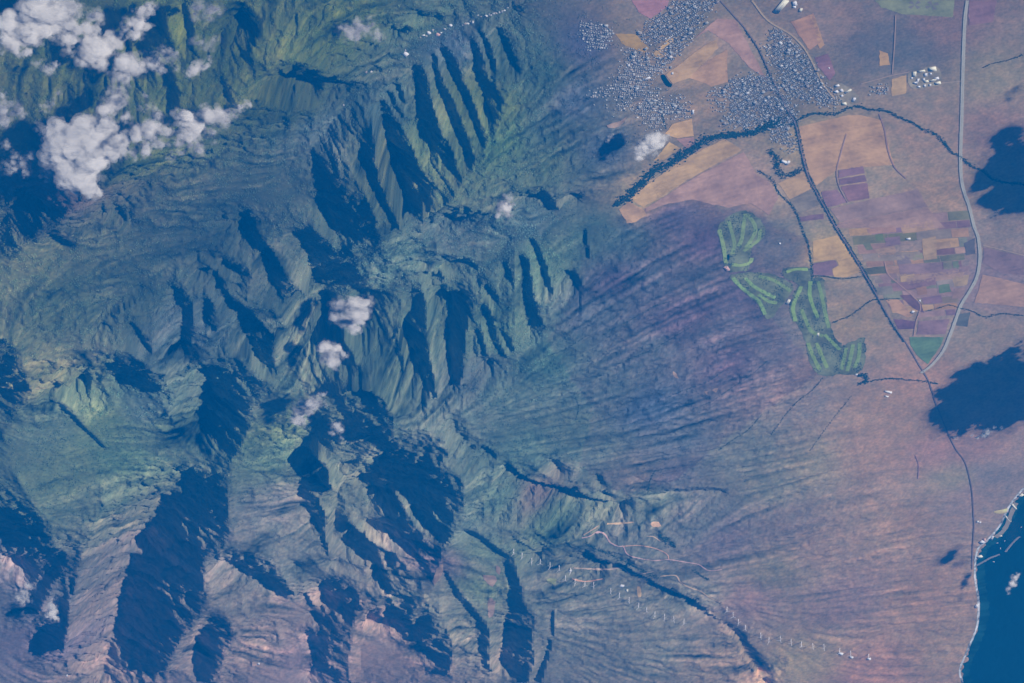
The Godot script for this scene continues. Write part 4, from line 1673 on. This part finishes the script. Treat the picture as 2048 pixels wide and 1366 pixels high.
const CLOUDS := """tallest bright white cumulus resting against the ridge|150|145,290,44,1 175,270,36,1 120,310,34,1 150,340,38,1 185,310,34,1 205,290,30,.9 130,270,30,.9 170,365,26,.8 185,380,18,.8 150,378,18,.6 215,255,24,.7 225,300,24,.8 110,345,22,.6
white cloud bank spilling along the dark green crest|110|245,285,18,.8 270,268,20,.8 300,258,22,.7 330,262,18,.6 290,300,18,.5 262,310,16,.5 365,235,20,.8 380,255,22,.9 390,275,18,.8 365,280,18,.5 410,230,22,.6 435,230,20,.7 460,222,18,.6 475,215,14,.5 490,206,12,.45 355,300,16,.4 340,315,12,.3 400,300,16,.35 480,212,12,.5 448,245,16,.3 420,260,18,.3 395,295,14,.35 350,285,16,.4 315,285,18,.5 470,235,12,.2 430,285,12,.2
round white cloud in the upper left corner|250|22,45,24,1 15,70,20,.9 45,60,24,.9 60,75,22,.8 30,95,18,.7 10,100,14,.6 50,105,14,.5
broad white cloud at the upper edge|250|75,20,34,1 105,25,32,1 60,45,24,.8 95,55,24,.9 130,40,24,.7 130,75,22,.7 145,15,22,.6 145,55,20,.6 135,105,14,.4
white cloud between the corner bank and the crest|220|190,30,20,.6 175,60,20,.6 180,100,26,.9 205,95,24,.9 225,80,22,.9 170,122,18,.6 200,125,18,.8 165,85,18,.6 240,70,16,.7
narrow bright cloud leaning right above the white bank|220|262,55,20,.8 275,50,20,.9 285,25,18,.7 300,15,16,.6 275,70,14,.7 255,45,14,.6
column of cloud joining the bank to the tall cumulus|200|255,125,24,.7 245,150,22,.7 235,180,22,.5 225,205,22,.5 245,205,18,.4 212,220,20,.6 250,235,14,.5 270,135,20,.6 205,240,18,.6
thin broken cloud drifting right of the cloud column|200|310,125,18,.45 330,110,18,.5 345,115,16,.4 320,140,14,.45 300,110,14,.35 355,135,12,.3
small cloud drifting over the green ribs|200|390,140,14,.6 405,130,14,.55 375,148,10,.4 415,120,10,.4
wispy cloud under the green ribs|200|295,190,12,.35 300,215,14,.45 310,230,14,.45 285,215,12,.35 320,238,10,.35
thin haze cloud at the upper green ribs|200|410,25,24,.3 395,15,18,.3 430,20,18,.25 400,85,18,.25 415,95,16,.25 430,80,14,.2
ragged cloud at the left edge|200|15,220,24,.4 35,225,18,.4 10,245,18,.4 45,230,12,.3 5,190,14,.3
small ragged cloud beside the tall cumulus|150|45,325,18,.5 65,315,16,.45 55,345,14,.45 20,335,18,.35 10,295,14,.4 30,310,12,.3
grey wisp between the corner bank and the tall cumulus|200|95,140,16,.4 80,130,14,.35 110,130,12,.35 120,185,12,.25 105,205,14,.25 90,215,14,.25 75,255,14,.35 95,268,14,.4
thin cloud smear over the pale green slope|200|700,70,20,.35 720,60,20,.4 690,60,16,.35 735,55,18,.35 755,70,16,.3 740,40,14,.25 715,45,14,.25
small white cloud on the crest of the ribbed ridge|120|1010,415,14,.8 1015,400,14,.8 1000,430,10,.6 1020,430,12,.45 1008,405,10,.6 1020,390,8,.4
white cloud over the head of the ribbed valley|260|700,610,24,.7 690,640,22,.8 715,625,22,.7 680,615,20,.5 705,655,18,.7 735,605,16,.4 670,640,16,.4 720,645,14,.5
white cloud below the one at the valley head|240|655,695,18,.75 665,720,18,.8 650,715,16,.6 670,700,16,.7 640,705,12,.4 685,710,12,.4
pale cloud at the lip of the round hollow|200|600,825,20,.55 615,815,20,.6 630,805,18,.55 590,840,14,.5 640,800,12,.5 605,845,14,.4 645,790,10,.4
tiny ragged cloud inside the round hollow|200|670,850,12,.45 678,860,12,.45 665,865,10,.35 680,875,9,.35
small bright cloud at the lower left valley|160|105,1225,12,.9 102,1212,12,.8 110,1235,10,.8 98,1230,10,.6 108,1200,9,.5
faint cloud left of the small bright one|160|50,1185,14,.5 40,1195,14,.4 60,1170,12,.4 45,1205,12,.4 55,1200,10,.3
white cloud drifting by the wooded stream|280|1295,290,18,.9 1310,280,18,.9 1285,300,16,.8 1300,300,16,.8 1320,285,12,.6 1280,315,10,.6 1330,270,9,.4 1275,295,10,.5
faint scrap of cloud above the foothills|280|1222,272,9,.35 1218,280,8,.3
small white cloud over the sea|300|2026,1165,10,.6 2030,1155,10,.6 2020,1178,9,.5 2035,1150,8,.4 2018,1185,6,.4
thin bright scraps of cloud at the edge of the big shadow|150|1965,868,9,.8 1975,862,9,.8 1955,873,8,.6 1952,850,7,.5 1985,855,7,.4 1912,875,7,.4 2005,855,7,.4 1943,873,7,.5
large cloud beyond the right edge that shades the plain|700|2145,800,50,1 2200,775,55,1 2260,760,60,1 2130,840,40,1 2190,830,46,1 2250,820,50,1 2108,790,24,.6 2098,830,28,.9 2150,750,24,.6 2190,735,28,.7 2230,715,30,.7 2270,700,34,.7 2280,800,60,1 2240,862,34,.7 2165,865,26,.6 2125,872,18,.5 2165,725,14,.4 2205,700,14,.4 2095,862,12,.4 2078,818,12,.3 2205,872,20,.5 2135,745,12,.35
second cloud beyond the right edge shading the upper plain|700|2228,305,30,.8 2255,340,50,1 2208,350,30,.8 2190,340,12,.4 2198,372,12,.4 2205,320,12,.4 2185,355,8,.3 2225,275,12,.4 2280,320,60,1 2260,390,40,1 2300,400,50,1 2205,265,12,.35 2190,395,14,.5  2250,270,36,.9 2175,370,24,.7 2220,390,34,.9 2230,430,24,.7
cloud over the bay that shades the coast road|700|2110,1120,22,1 2130,1110,22,1 2140,1130,18,.9 2090,1125,12,.6 2155,1100,14,.7
narrow cloud over the bay, nearest to the shore slope|700|2154,1180,10,.9 2152,1200,12,.9 2158,1195,10,.7
low flat cloud over the bay, shading the lowest slope|700|2095,1270,12,.8 2110,1262,12,.8 2125,1275,10,.7 2075,1240,8,.6 2090,1235,8,.6 2068,1255,6,.5 2140,1262,14,.9 2155,1272,10,.7
last cloud over the bay, lowest of them all|700|2105,1310,10,.8 2115,1300,8,.7 2095,1320,8,.6 2085,1325,7,.5
small square cloud beyond the right edge, upper plain|700|2262,185,14,1 2270,175,12,1 2255,195,10,.8
"""

const FIELDS := """160,137,138|long tan field on the south bank of the wooded stream|C 700,1193 845,1085 1010,965 1195,870 1280,832 1380,900 1100,1052 790,1245
150,130,134|darker tan plot inside the long tan field|C 845,1108 905,1078 955,1140 872,1188
150,128,138|bare tan block at the lower tip of the long tan field|C 640,1255 700,1205 785,1255 810,1290 745,1330 690,1335
145,124,146|wide mauve field below the long tan field|C 800,1250 1100,1062 1390,910 1470,1050 1536,1085 1600,1180 1540,1290 1500,1260 1430,1215 1300,1245 1225,1230 1080,1195 930,1222 800,1270
168,140,138|small tan square beside the drifting cloud above the stream|C 965,742 1080,712 1090,815 990,830 920,800
130,112,142|dull purple plot under the small tan square|C 985,834 1090,822 1093,868 1045,888
160,138,136|tan strip between the drifting cloud and the wooded stream|C 850,962 945,850 1012,888 905,960
160,132,140|pinkish fallow field with a rounded left edge|C 1060,465 1160,375 1290,295 1296,490 1195,520 1160,500
163,138,140|long tan tongue of bare ground beside the reservoir|C 985,400 1170,260 1232,232 1235,290 1130,400 1060,470 965,500 920,445
148,124,146|mauve triangle of fallow land along the main road|C 1095,230 1230,110 1340,118 1450,330 1530,480 1420,400 1300,260 1180,180
165,140,135|bright tan infill between two suburbs|C 850,320 955,215 975,240 900,300 940,330 870,345
150,128,125|ochre cleared strip above the hillside suburb|C 620,200 740,205 820,285 800,320 660,260
150,115,150|purple-brown ploughed block at the upper edge|C 720,0 940,0 930,40 830,110 760,70
165,136,140|big pale field by the highway with faint tracks|D 185,760 480,690 560,690 680,720 720,860 760,990 580,1000 420,1015 290,1110 215,1000
112,100,142|first of four purple plots, a thin strip|D 420,1020 570,995 580,1038 422,1066
108,98,140|second of four purple plots, under the thin strip|D 425,1072 582,1048 592,1088 432,1110
112,98,138|largest of the four purple plots|D 436,1116 596,1094 612,1188 482,1210
118,104,144|purple plot against the highway, left of the other three|D 320,1150 415,1135 475,1212 352,1246
104,112,138|grey-green striped plot against the highway|D 125,1200 270,1132 322,1218 190,1280
98,94,138|narrow dark plot below the striped grey-green plot|D 190,1300 330,1280 336,1312 200,1328
162,138,140|tan field between two dark roads|D 60,1098 212,1028 272,1122 130,1194
130,118,144|long grey-mauve strip field with fine furrows|D 372,1252 900,1132 960,1240 430,1330
140,122,144|mauve strip field below the long grey-mauve one|D 400,1366 430,1334 960,1244 1000,1300 1060,1366
168,142,136|bright tan field beside the golf course woods|H 270,82 420,48 560,262 470,298 398,296 384,246 425,228 410,188 272,206
104,98,140|purple notch cut into the bright tan field|H 270,212 408,192 420,228 380,246 394,290 270,282
72,106,122|small dark green square plot|H 642,42 688,36 690,75 652,80
85,108,128|green plot leaning on the highway trees|H 568,92 608,86 634,130 590,136
68,94,122|long dark green plot beside the highway|H 572,246 704,230 716,274 592,280
80,102,128|little green plot at the crossing of two tracks|H 738,310 774,304 770,330 736,336
84,84,130|dark wedge of wet ground beside the white shed|H 790,406 862,400 920,458 934,512 872,484
88,85,135|dark purple field next to the highway bend|H 752,546 885,560 880,606 780,610
114,104,142|purple field reaching to the wide highway|H 905,560 1092,548 1062,640 892,642
72,120,132|teal green triangular field where two highways meet|H 850,656 1054,656 1038,704 958,820 902,772 858,704
66,95,132|dark green square across the wide highway|H 1132,522 1216,505 1196,596 1132,586
66,90,132|dark green block along the wide highway|H 1172,92 1240,62 1244,154 1190,166
78,114,128|green plot among the mauve strips|H 1020,346 1084,336 1100,384 1026,396
84,112,130|teal square in the patchwork|H 1106,202 1144,196 1146,246 1114,250
108,118,136|grey-green plot left of the teal square|H 1052,206 1102,200 1108,248 1056,258
100,104,140|blue-grey plot in the patchwork|H 770,166 850,160 860,214 776,220
114,124,136|pale green plot right of the blue-grey one|H 866,162 926,150 932,184 872,200
158,130,140|pinkish tan plot left of the wet wedge|H 702,428 786,432 866,528 838,540 752,500
110,100,142|purple plot right of the wet wedge|H 920,420 1040,402 1046,450 932,460
106,116,140|grey-green strip by the highway trees|H 632,362 742,346 756,394 662,406
120,110,144|lilac strip across the patchwork|H 780,222 1040,208 1050,258 800,290
138,122,142|mauve strip under the lilac one|H 830,292 1180,250 1170,300 840,340
116,108,142|dull purple strip near the wide highway|H 960,262 1210,228 1200,262 970,296
144,126,140|pale strip in the upper patchwork|H 640,130 760,110 770,160 660,180
112,104,142|purple plot in the upper patchwork|H 700,60 790,50 800,100 710,112
150,130,138|tan plot in the upper patchwork|H 940,100 1090,80 1100,120 950,140
112,106,142|purple field east of the wide highway|H 1296,118 1536,172 1560,290 1400,272 1290,210
112,100,140|dark fallow field at the upper right corner|D 1206,0 1372,0 1350,130 1204,152
106,126,136|green park land at the upper edge|D 640,0 1120,0 1112,102 1000,96 800,82 680,42
165,136,134|square tan quarry floor in the scrub|D 668,300 720,320 730,388 670,392
166,142,140|tan yard between houses and warehouses|D 744,472 828,450 832,558 742,574
150,122,138|bare brown field below the upper road|D 135,130 270,80 320,250 250,300 200,230
112,98,140|dark purple field below the upper road|D 280,345 360,320 405,440 370,480 300,400
165,135,138|pale tan ground by the curving upper road|D 250,90 275,85 340,270 310,295
138,116,138|reddish mauve strip at the top of the patchwork|R 1430,112 1545,96 1547,124 1440,132
152,130,140|light pinkish strip at the top of the patchwork|R 1560,96 1688,80 1698,114 1570,130
118,118,140|grey strip beside the small green square|R 1470,206 1640,200 1642,232 1405,240
150,132,138|tan block in the middle of the patchwork|R 1648,150 1702,140 1704,228 1652,234
158,138,140|little tan square in the middle of the patchwork|R 1562,290 1618,285 1620,314 1562,320
114,102,140|purple strip under the little tan square|R 1544,322 1700,302 1702,330 1560,350
140,116,134|brown plot under the purple strip|R 1622,340 1662,335 1670,366 1630,371
146,132,140|tan grey plot against the wide highway|R 1764,300 1832,290 1822,330 1772,338
134,118,142|mauve plot under the tan grey one|R 1774,345 1818,340 1802,380 1762,385
152,128,144|pinkish field east of the wide highway|R 1885,290 2100,340 2100,420 1850,400
122,112,142|dull mauve strip between two green plots|R 1480,290 1545,284 1560,318 1500,326
"""

const GREENS := """B|golf_rough|91,112,134|upper golf course grounds on the brown slope|G 1235,5 1290,-60 1380,-105 1440,-90 1500,-40 1520,30 1490,80 1450,110 1430,180 1420,250 1360,265 1290,255 1270,200 1255,100
B|golf_rough|90,111,133|middle golf course grounds below the clubhouse|G 1310,290 1400,270 1536,275 1660,320 1690,370 1650,420 1600,480 1560,540 1530,550 1490,480 1420,410 1350,340
B|golf_rough|89,110,133|lower golf course grounds beside the pale fields|H 95,245 200,235 255,245 262,300 330,302 350,420 380,600 450,702 575,658 584,770 550,868 430,882 312,884 242,780 215,650 130,510 150,400 180,345 90,290
F|fairway|107,132,135|fairway at the upper rim of the golf course|G 1400,-85 1390,-20 1380,60 1360,110
F|fairway|107,132,135|curving fairway at the upper right of the golf course|G 1410,-80 1450,-30 1460,20 1430,80 1400,120
F|fairway|109,134,135|fairway along the west edge of the upper course|G 1245,10 1262,80 1275,150 1285,215
F|fairway|105,130,135|second fairway from the west on the upper course|G 1300,-40 1320,30 1335,100 1320,160
F|fairway|107,132,134|fairway pointing to the clubhouse|G 1490,10 1480,70 1440,105 1390,140
F|fairway|117,142,137|broad fairway beside the clubhouse|G 1320,220 1370,225 1425,210 1440,180
F|fairway|107,138,135|long fairway from the clubhouse downhill|G 1325,300 1370,350 1430,400 1480,440 1520,520
F|fairway|109,140,135|long middle fairway of the middle course|G 1400,300 1450,350 1520,390 1580,420
F|fairway|103,130,133|upper fairway of the middle course|G 1480,290 1560,310 1630,350 1670,380
F|fairway|107,136,133|lower fairway of the middle course|G 1480,400 1540,440 1590,450
F|fairway|119,146,135|fairway under the round grove at the top of the lower course|H 110,265 170,248 240,250
F|fairway|111,140,133|straight fairway on the west side of the lower course|H 200,350 170,420 150,480 165,560
F|fairway|111,142,133|central fairway of the lower course|H 255,320 250,400 270,470 300,540
F|fairway|103,130,133|east fairway of the lower course|H 300,320 325,420 345,520 365,600
F|fairway|101,128,132|slanting fairway in the middle of the lower course|H 200,490 230,560 260,620 330,650
F|fairway|107,133,132|fairway in the south west of the lower course|H 240,690 270,770 310,850
F|fairway|107,133,132|second fairway in the south west of the lower course|H 290,690 320,760 355,840
F|fairway|111,140,133|fairway bending along the pale field|H 340,640 390,690 430,730
F|fairway|105,132,133|first of the fairways in the south east block|H 470,720 455,790 440,850
F|fairway|105,132,133|second of the fairways in the south east block|H 510,700 495,780 475,860
F|fairway|105,132,133|last of the fairways in the south east block|H 550,690 545,770 520,840
P|reservoir|30,78,112|small dark reservoir with pale banks beside the suburb|C 895,450 915,445 940,485 962,505 955,520 930,515 905,480
P|pond|40,80,118|dark pond on the upper golf course|G 1290,165 1300,155 1305,190 1292,195
C|clearing|122,117,141|reddish bare clearing by the first wind turbines|J 1360,720 1440,730 1420,790 1370,750
C|clearing|122,117,141|pale bare clearing on the ridge above the gulch|J 1440,660 1470,680 1460,720 1440,700
C|clearing|160,138,148|round orange bare clearing on the slope|K 826,405 880,400 895,425 850,432
C|clearing|148,134,142|yellowish bare pad beside the substation|K 750,785 772,785 775,850 755,855
C|clearing|122,117,141|reddish scar on the valley rim|J 1085,680 1120,655 1125,690 1100,740 1070,780 1060,760
C|clearing|122,117,141|reddish scar beside the gulch head|J 1395,860 1435,880 1420,970 1395,975
C|clearing|122,117,141|orange scar on the middle slope|G 965,860 990,875 1000,905 975,900
C|clearing|122,117,141|small pinkish scar on the middle slope|G 1150,985 1175,980 1170,1005
C|clearing|122,117,141|pinkish scar above the dry slope|G 1200,975 1240,960 1225,990
C|clearing|114,128,136|yellow-green pasture patch near the turbines|K 210,745 270,740 265,775 215,770
C|clearing|175,158,150|sandy ground behind the harbour|L 1350,340 1440,320 1430,345 1370,350
C|clearing|122,117,141|reddish bare rim by the suburb|C 570,750 660,720 690,690 665,740 600,770
B|lot|122,124,142|grey paved yard of the warehouse estate|D 835,455 880,420 1000,395 1040,440 1040,500 1000,515 870,530
B|lot|122,124,142|grey paved yard of the small works|D 400,520 430,500 500,530 550,580 545,610 460,630
"""

const ROADS := """highway|15|148,149,163|wide pale highway running down the plain, western lanes|1|D 1192,0 1177,130 1165,450 1159,700 1152,930 1157,1070 1177,1160 1202,1230 1236,1366 1237,1366 1258,1425 1268,1545 1251,1655 1211,1735 1156,1825 1126,1905 1086,2015 1046,2105 981,2185 916,2235
highway|15|148,149,163|wide pale highway running down the plain, eastern lanes|1|D 1200,0 1185,130 1173,450 1167,700 1160,930 1165,1070 1185,1160 1210,1230 1244,1366 1266,1425 1276,1545 1259,1655 1219,1735 1164,1825 1134,1905 1094,2015 1054,2105 989,2185 924,2235
highway|9|104,108,140|dark straight highway with trees along it|1|C 1250,0 1330,90 1400,170 1480,290 1536,410 1595,535 1666,680 1701,740 1736,900 1776,1050 1826,1150 1876,1240 1946,1366 2016,1475 2106,1625 2176,1745 2236,1855 2296,1955 2366,2055 2436,2175 2496,2275 2520,2345
highway|8|100,104,138|coast road from the road junction down to the harbour|1|H 960,910 985,975 1010,1060 1080,1230 1130,1330 1185,1410 1222,1560 1232,1700 1236,1790 1228,1930 1224,2050
road|9|150,138,146|pale curving road past the upper suburb|1|C 1440,0 1536,120 1666,200 1736,265 1786,340 1866,500 1936,590
road|5|140,128,146|straight track through the scrub to the park|1|D 766,90 760,250 746,440
road|6|140,130,146|pale road to the warehouses|1|D 560,500 650,475 740,450 850,428
road|6|142,134,148|short road from the warehouses to the highway|1|D 1040,496 1100,490 1162,484
track|6|150,134,158|winding dirt track across the upper slope|1|K 420,495 465,485 510,460 548,466 570,490 590,522 640,546 668,546 690,590 740,612 850,630 940,625 1040,640 1120,655 1180,690 1260,685
track|5|148,128,146|upper branch of the winding dirt track|1|K 664,545 760,540 860,558 930,592 940,622
track|6|142,134,152|dirt track along the line of wind turbines|1|K 370,675 500,682 600,682 660,672 710,710 770,712 850,695
track|6|150,138,150|dirt track above the long gulch|1|K 890,725 980,720 1010,760 1060,790 1130,815 1185,852 1260,890
track|5|146,124,142|reddish dirt track below the first turbines|1|K 360,740 440,756 545,740
track|7|152,138,148|short pale dirt strip on the slope|1|K 570,410 650,407 730,400
track|5|140,130,146|dirt track climbing to the short pale strip|1|K 430,477 475,450 522,420
track|5|146,136,150|short dirt track near the round clearing|1|K 810,484 850,488 890,515
track|5|135,122,146|faint farm track over the big pale field|1|D 470,800 430,940 412,1030 430,1120 480,1215
track|5|128,116,144|dirt track on the dry fan above the plain|1|D 668,680 700,780 720,900 760,1000 830,1070
track|5|150,130,146|farm track past the white shed|1|H 700,200 720,275 790,340 870,410 915,470 890,560 875,650
track|4|128,114,146|dirt track at the foot of the dry slopes|1|L 885,0 905,60 900,140
track|5|150,138,150|pale ditch line across the eastern field|1|H 1290,105 1400,130 1536,165
"""

const SHEDS := """D 988,412 42 26 8 -8 0|large cream warehouse with a slightly rounded front, biggest of the estate
D 878,442 22 30 8 0 0|cream warehouse at the left end of the estate
D 922,424 40 10 7 -10 0|long low warehouse along the upper edge of the estate
D 946,446 18 18 7 0 1|square white warehouse in the middle of the estate
D 934,474 14 12 6 0 1|small white workshop right of the estate's centre lane
D 1012,468 26 14 7 -15 1|pale shed on the right side of the estate
D 990,478 40 10 7 -20 0|long pale shed stepping down the right side of the estate
D 1020,496 34 16 7 -12 0|white shed at the lower right corner of the estate
D 896,486 12 36 7 10 1|tall white block of the L-shaped pair in the estate
D 884,494 22 10 7 -12 1|short white wing of the L-shaped pair in the estate
D 950,486 26 12 6 -8 0|low grey-white shed below the square warehouse
D 905,518 16 10 6 0 1|small bluish workshop on the lower edge of the estate
D 940,512 14 14 6 0 1|second small bluish workshop on the lower edge of the estate
D 972,508 12 12 6 0 1|grey-white hut near the lower right of the estate
D 862,466 12 10 5 0 1|grey-white hut at the estate's left gate
D 975,440 14 10 5 -10 1|small grey shed under the big cream warehouse
D 78,35 34 90 9 20 0|very long cream factory hall at the upper edge
D 160,18 26 26 8 -8 1|white hall beside the very long factory hall
D 196,58 16 22 7 10 0|cream hall at the factory's lower corner
D 158,40 18 12 6 0 1|low white annex in the factory yard
D 415,512 26 12 7 -20 1|pale shed at the top of the small works
D 410,548 22 14 7 -20 1|white shed on the left of the small works
D 440,540 20 16 7 -20 1|white shed in the middle of the small works
D 480,545 14 34 7 35 0|long cream hall on the right of the small works
D 442,572 16 12 6 -20 1|white workshop below the middle of the small works
D 458,620 26 16 7 -10 0|pale hall at the foot of the small works
D 515,595 16 24 7 10 1|grey hall at the right edge of the small works
H 842,66 26 10 6 -5 1|white farm shed in the upper patchwork
H 868,504 16 16 7 20 1|bright white pump house at the tip of the wet wedge
H 910,438 12 12 5 0 1|small grey farm hut above the bright pump house
H 720,985 46 10 6 12 1|long pale stable at the foot of the dry slope
H 712,1012 22 8 5 12 1|low barn below the long pale stable
H 70,94 12 8 5 20 1|white bungalow in the scrub above the golf course
H 530,880 14 10 5 0 1|white maintenance shed at the lower end of the golf course
H 120,445 16 30 6 15 0|pale halfway house between the two lower courses
H 300,640 14 20 5 0 0|sandy-roofed shelter in the lower golf course
G 1290,245 26 24 9 -20 2|pink clubhouse on the edge of the upper golf course
G 1278,240 18 12 7 -30 2|pale wing on the west side of the pink clubhouse
D 95,968 34 14 8 20 1|long white villa in a dark grove
D 118,975 14 26 8 20 1|white side wing of the villa in the grove
B 895,322 34 22 7 30 1|white visitor building in the green valley
B 1035,195 24 14 6 30 1|white building by the valley road
B 1090,205 24 14 6 30 2|pink-roofed building by the valley road
B 1166,150 20 12 6 30 1|lone white house where the valley widens
C 810,470 46 10 6 -25 1|long pale school building on the suburb's lower lane
C 962,438 12 12 6 0 1|white pump house above the reservoir
C 1085,670 14 26 6 0 1|white packing shed on the farm lane
C 700,390 16 14 7 0 1|bright white church hall in the hillside suburb
K 350,692 16 12 6 0 1|white substation hut among the upper wind turbines
K 690,812 14 14 6 0 0|yellow-white control house below the turbine row
K 658,785 24 18 6 20 1|grey transformer yard house beside the turbine row
I 400,1322 12 12 6 0 1|lone white water tank house on the lower ridge
J 15,1250 14 12 6 0 1|lone pale hut on the ridge at the lower left
L 1518,240 34 12 10 -30 0|curved white hotel block at the right edge of the bay
L 1475,305 14 40 10 -20 0|tall white beach hotel, topmost of the beach row
L 1440,380 14 44 10 -22 0|white beach hotel, second of the beach row
L 1415,440 26 26 10 -22 0|cream beach hotel, third of the beach row
L 1390,480 26 16 10 -20 0|white beach hotel at the lower end of the beach row
L 1345,495 12 26 8 10 1|white harbour hall by the slipway
L 1285,520 28 22 8 30 1|bright white harbour warehouse
L 1300,508 14 20 8 -10 2|pale harbour shop behind the bright warehouse
L 1258,398 14 10 6 0 1|small white house on the coast road
L 1272,402 12 10 6 0 1|second small white house on the coast road
L 1270,608 34 16 7 -20 0|sandy-roofed building on the harbour point
L 1250,905 14 24 7 10 1|white cliff house on the shore
L 435,1190 30 14 7 20 1|white substation at the end of the lower turbine row
L 500,1212 22 12 6 15 1|pale workshop below the white substation
L 605,1222 22 14 6 10 1|grey-white depot at the right end of the lower turbine row
"""

const TOWNS := """9|24|96,104,126|hillside suburb in a fan of scrub|C 385,190 440,130 500,120 570,150 610,190 600,250 560,290 500,310 450,280 440,230
-30|22|104,112,130|large suburb of regular rows|C 740,205 870,90 960,10 1000,-10 1240,-10 1180,70 1130,140 1090,220 1040,290 1000,350 900,390 880,360 900,300 955,215 850,280
8|22|106,112,132|suburb climbing into the dry foothills|C 660,285 750,290 800,340 880,350 960,400 870,445 780,480 820,500 880,560 890,640 915,760 860,790 780,720 740,650 690,640 630,660 575,685 640,610 620,575 440,590 560,520 640,440 700,395
-28|20|108,114,134|old town along the dark highway|C 1290,480 1420,450 1536,440 1600,500 1690,640 1710,745 1620,790 1500,745 1400,770 1300,760 1240,790 1300,700
-30|20|104,114,134|suburb between the highway and the curving road|D -10,200 25,165 130,220 190,280 260,370 330,480 400,600 330,640 290,600 200,600 110,560 40,420 0,330
-20|24|108,112,132|cluster south of the town bridge|D 10,790 120,770 190,850 200,900 130,910 80,860 20,860
10|26|120,112,130|loose cluster near the small tan square|C 890,590 1000,560 1060,600 1080,690 960,720 900,680
0|26|108,112,134|cluster west of the warehouses|D 600,540 660,500 720,530 715,575 650,575
5|26|112,112,130|loose cluster east of the reservoir|C 1180,530 1290,510 1280,620 1270,700 1180,600
12|30|108,112,134|cluster below the curving road|D 300,590 380,570 430,630 330,650
"""

const TURBINES := """K 10,592 60,616 118,634 170,652 228,672 283,692 350,706 320,752 378,770 438,784 490,790 592,828 645,855 702,882 760,915 808,942 857,968 915,983 970,996 1032,1012
K 1290,938 1326,972 1358,1012 1400,1048 1492,1094 1541,1122 1609,1113 1674,1133 1736,1148 1804,1158 1871,1163 1966,1186 2030,1203 2139,1222
"""
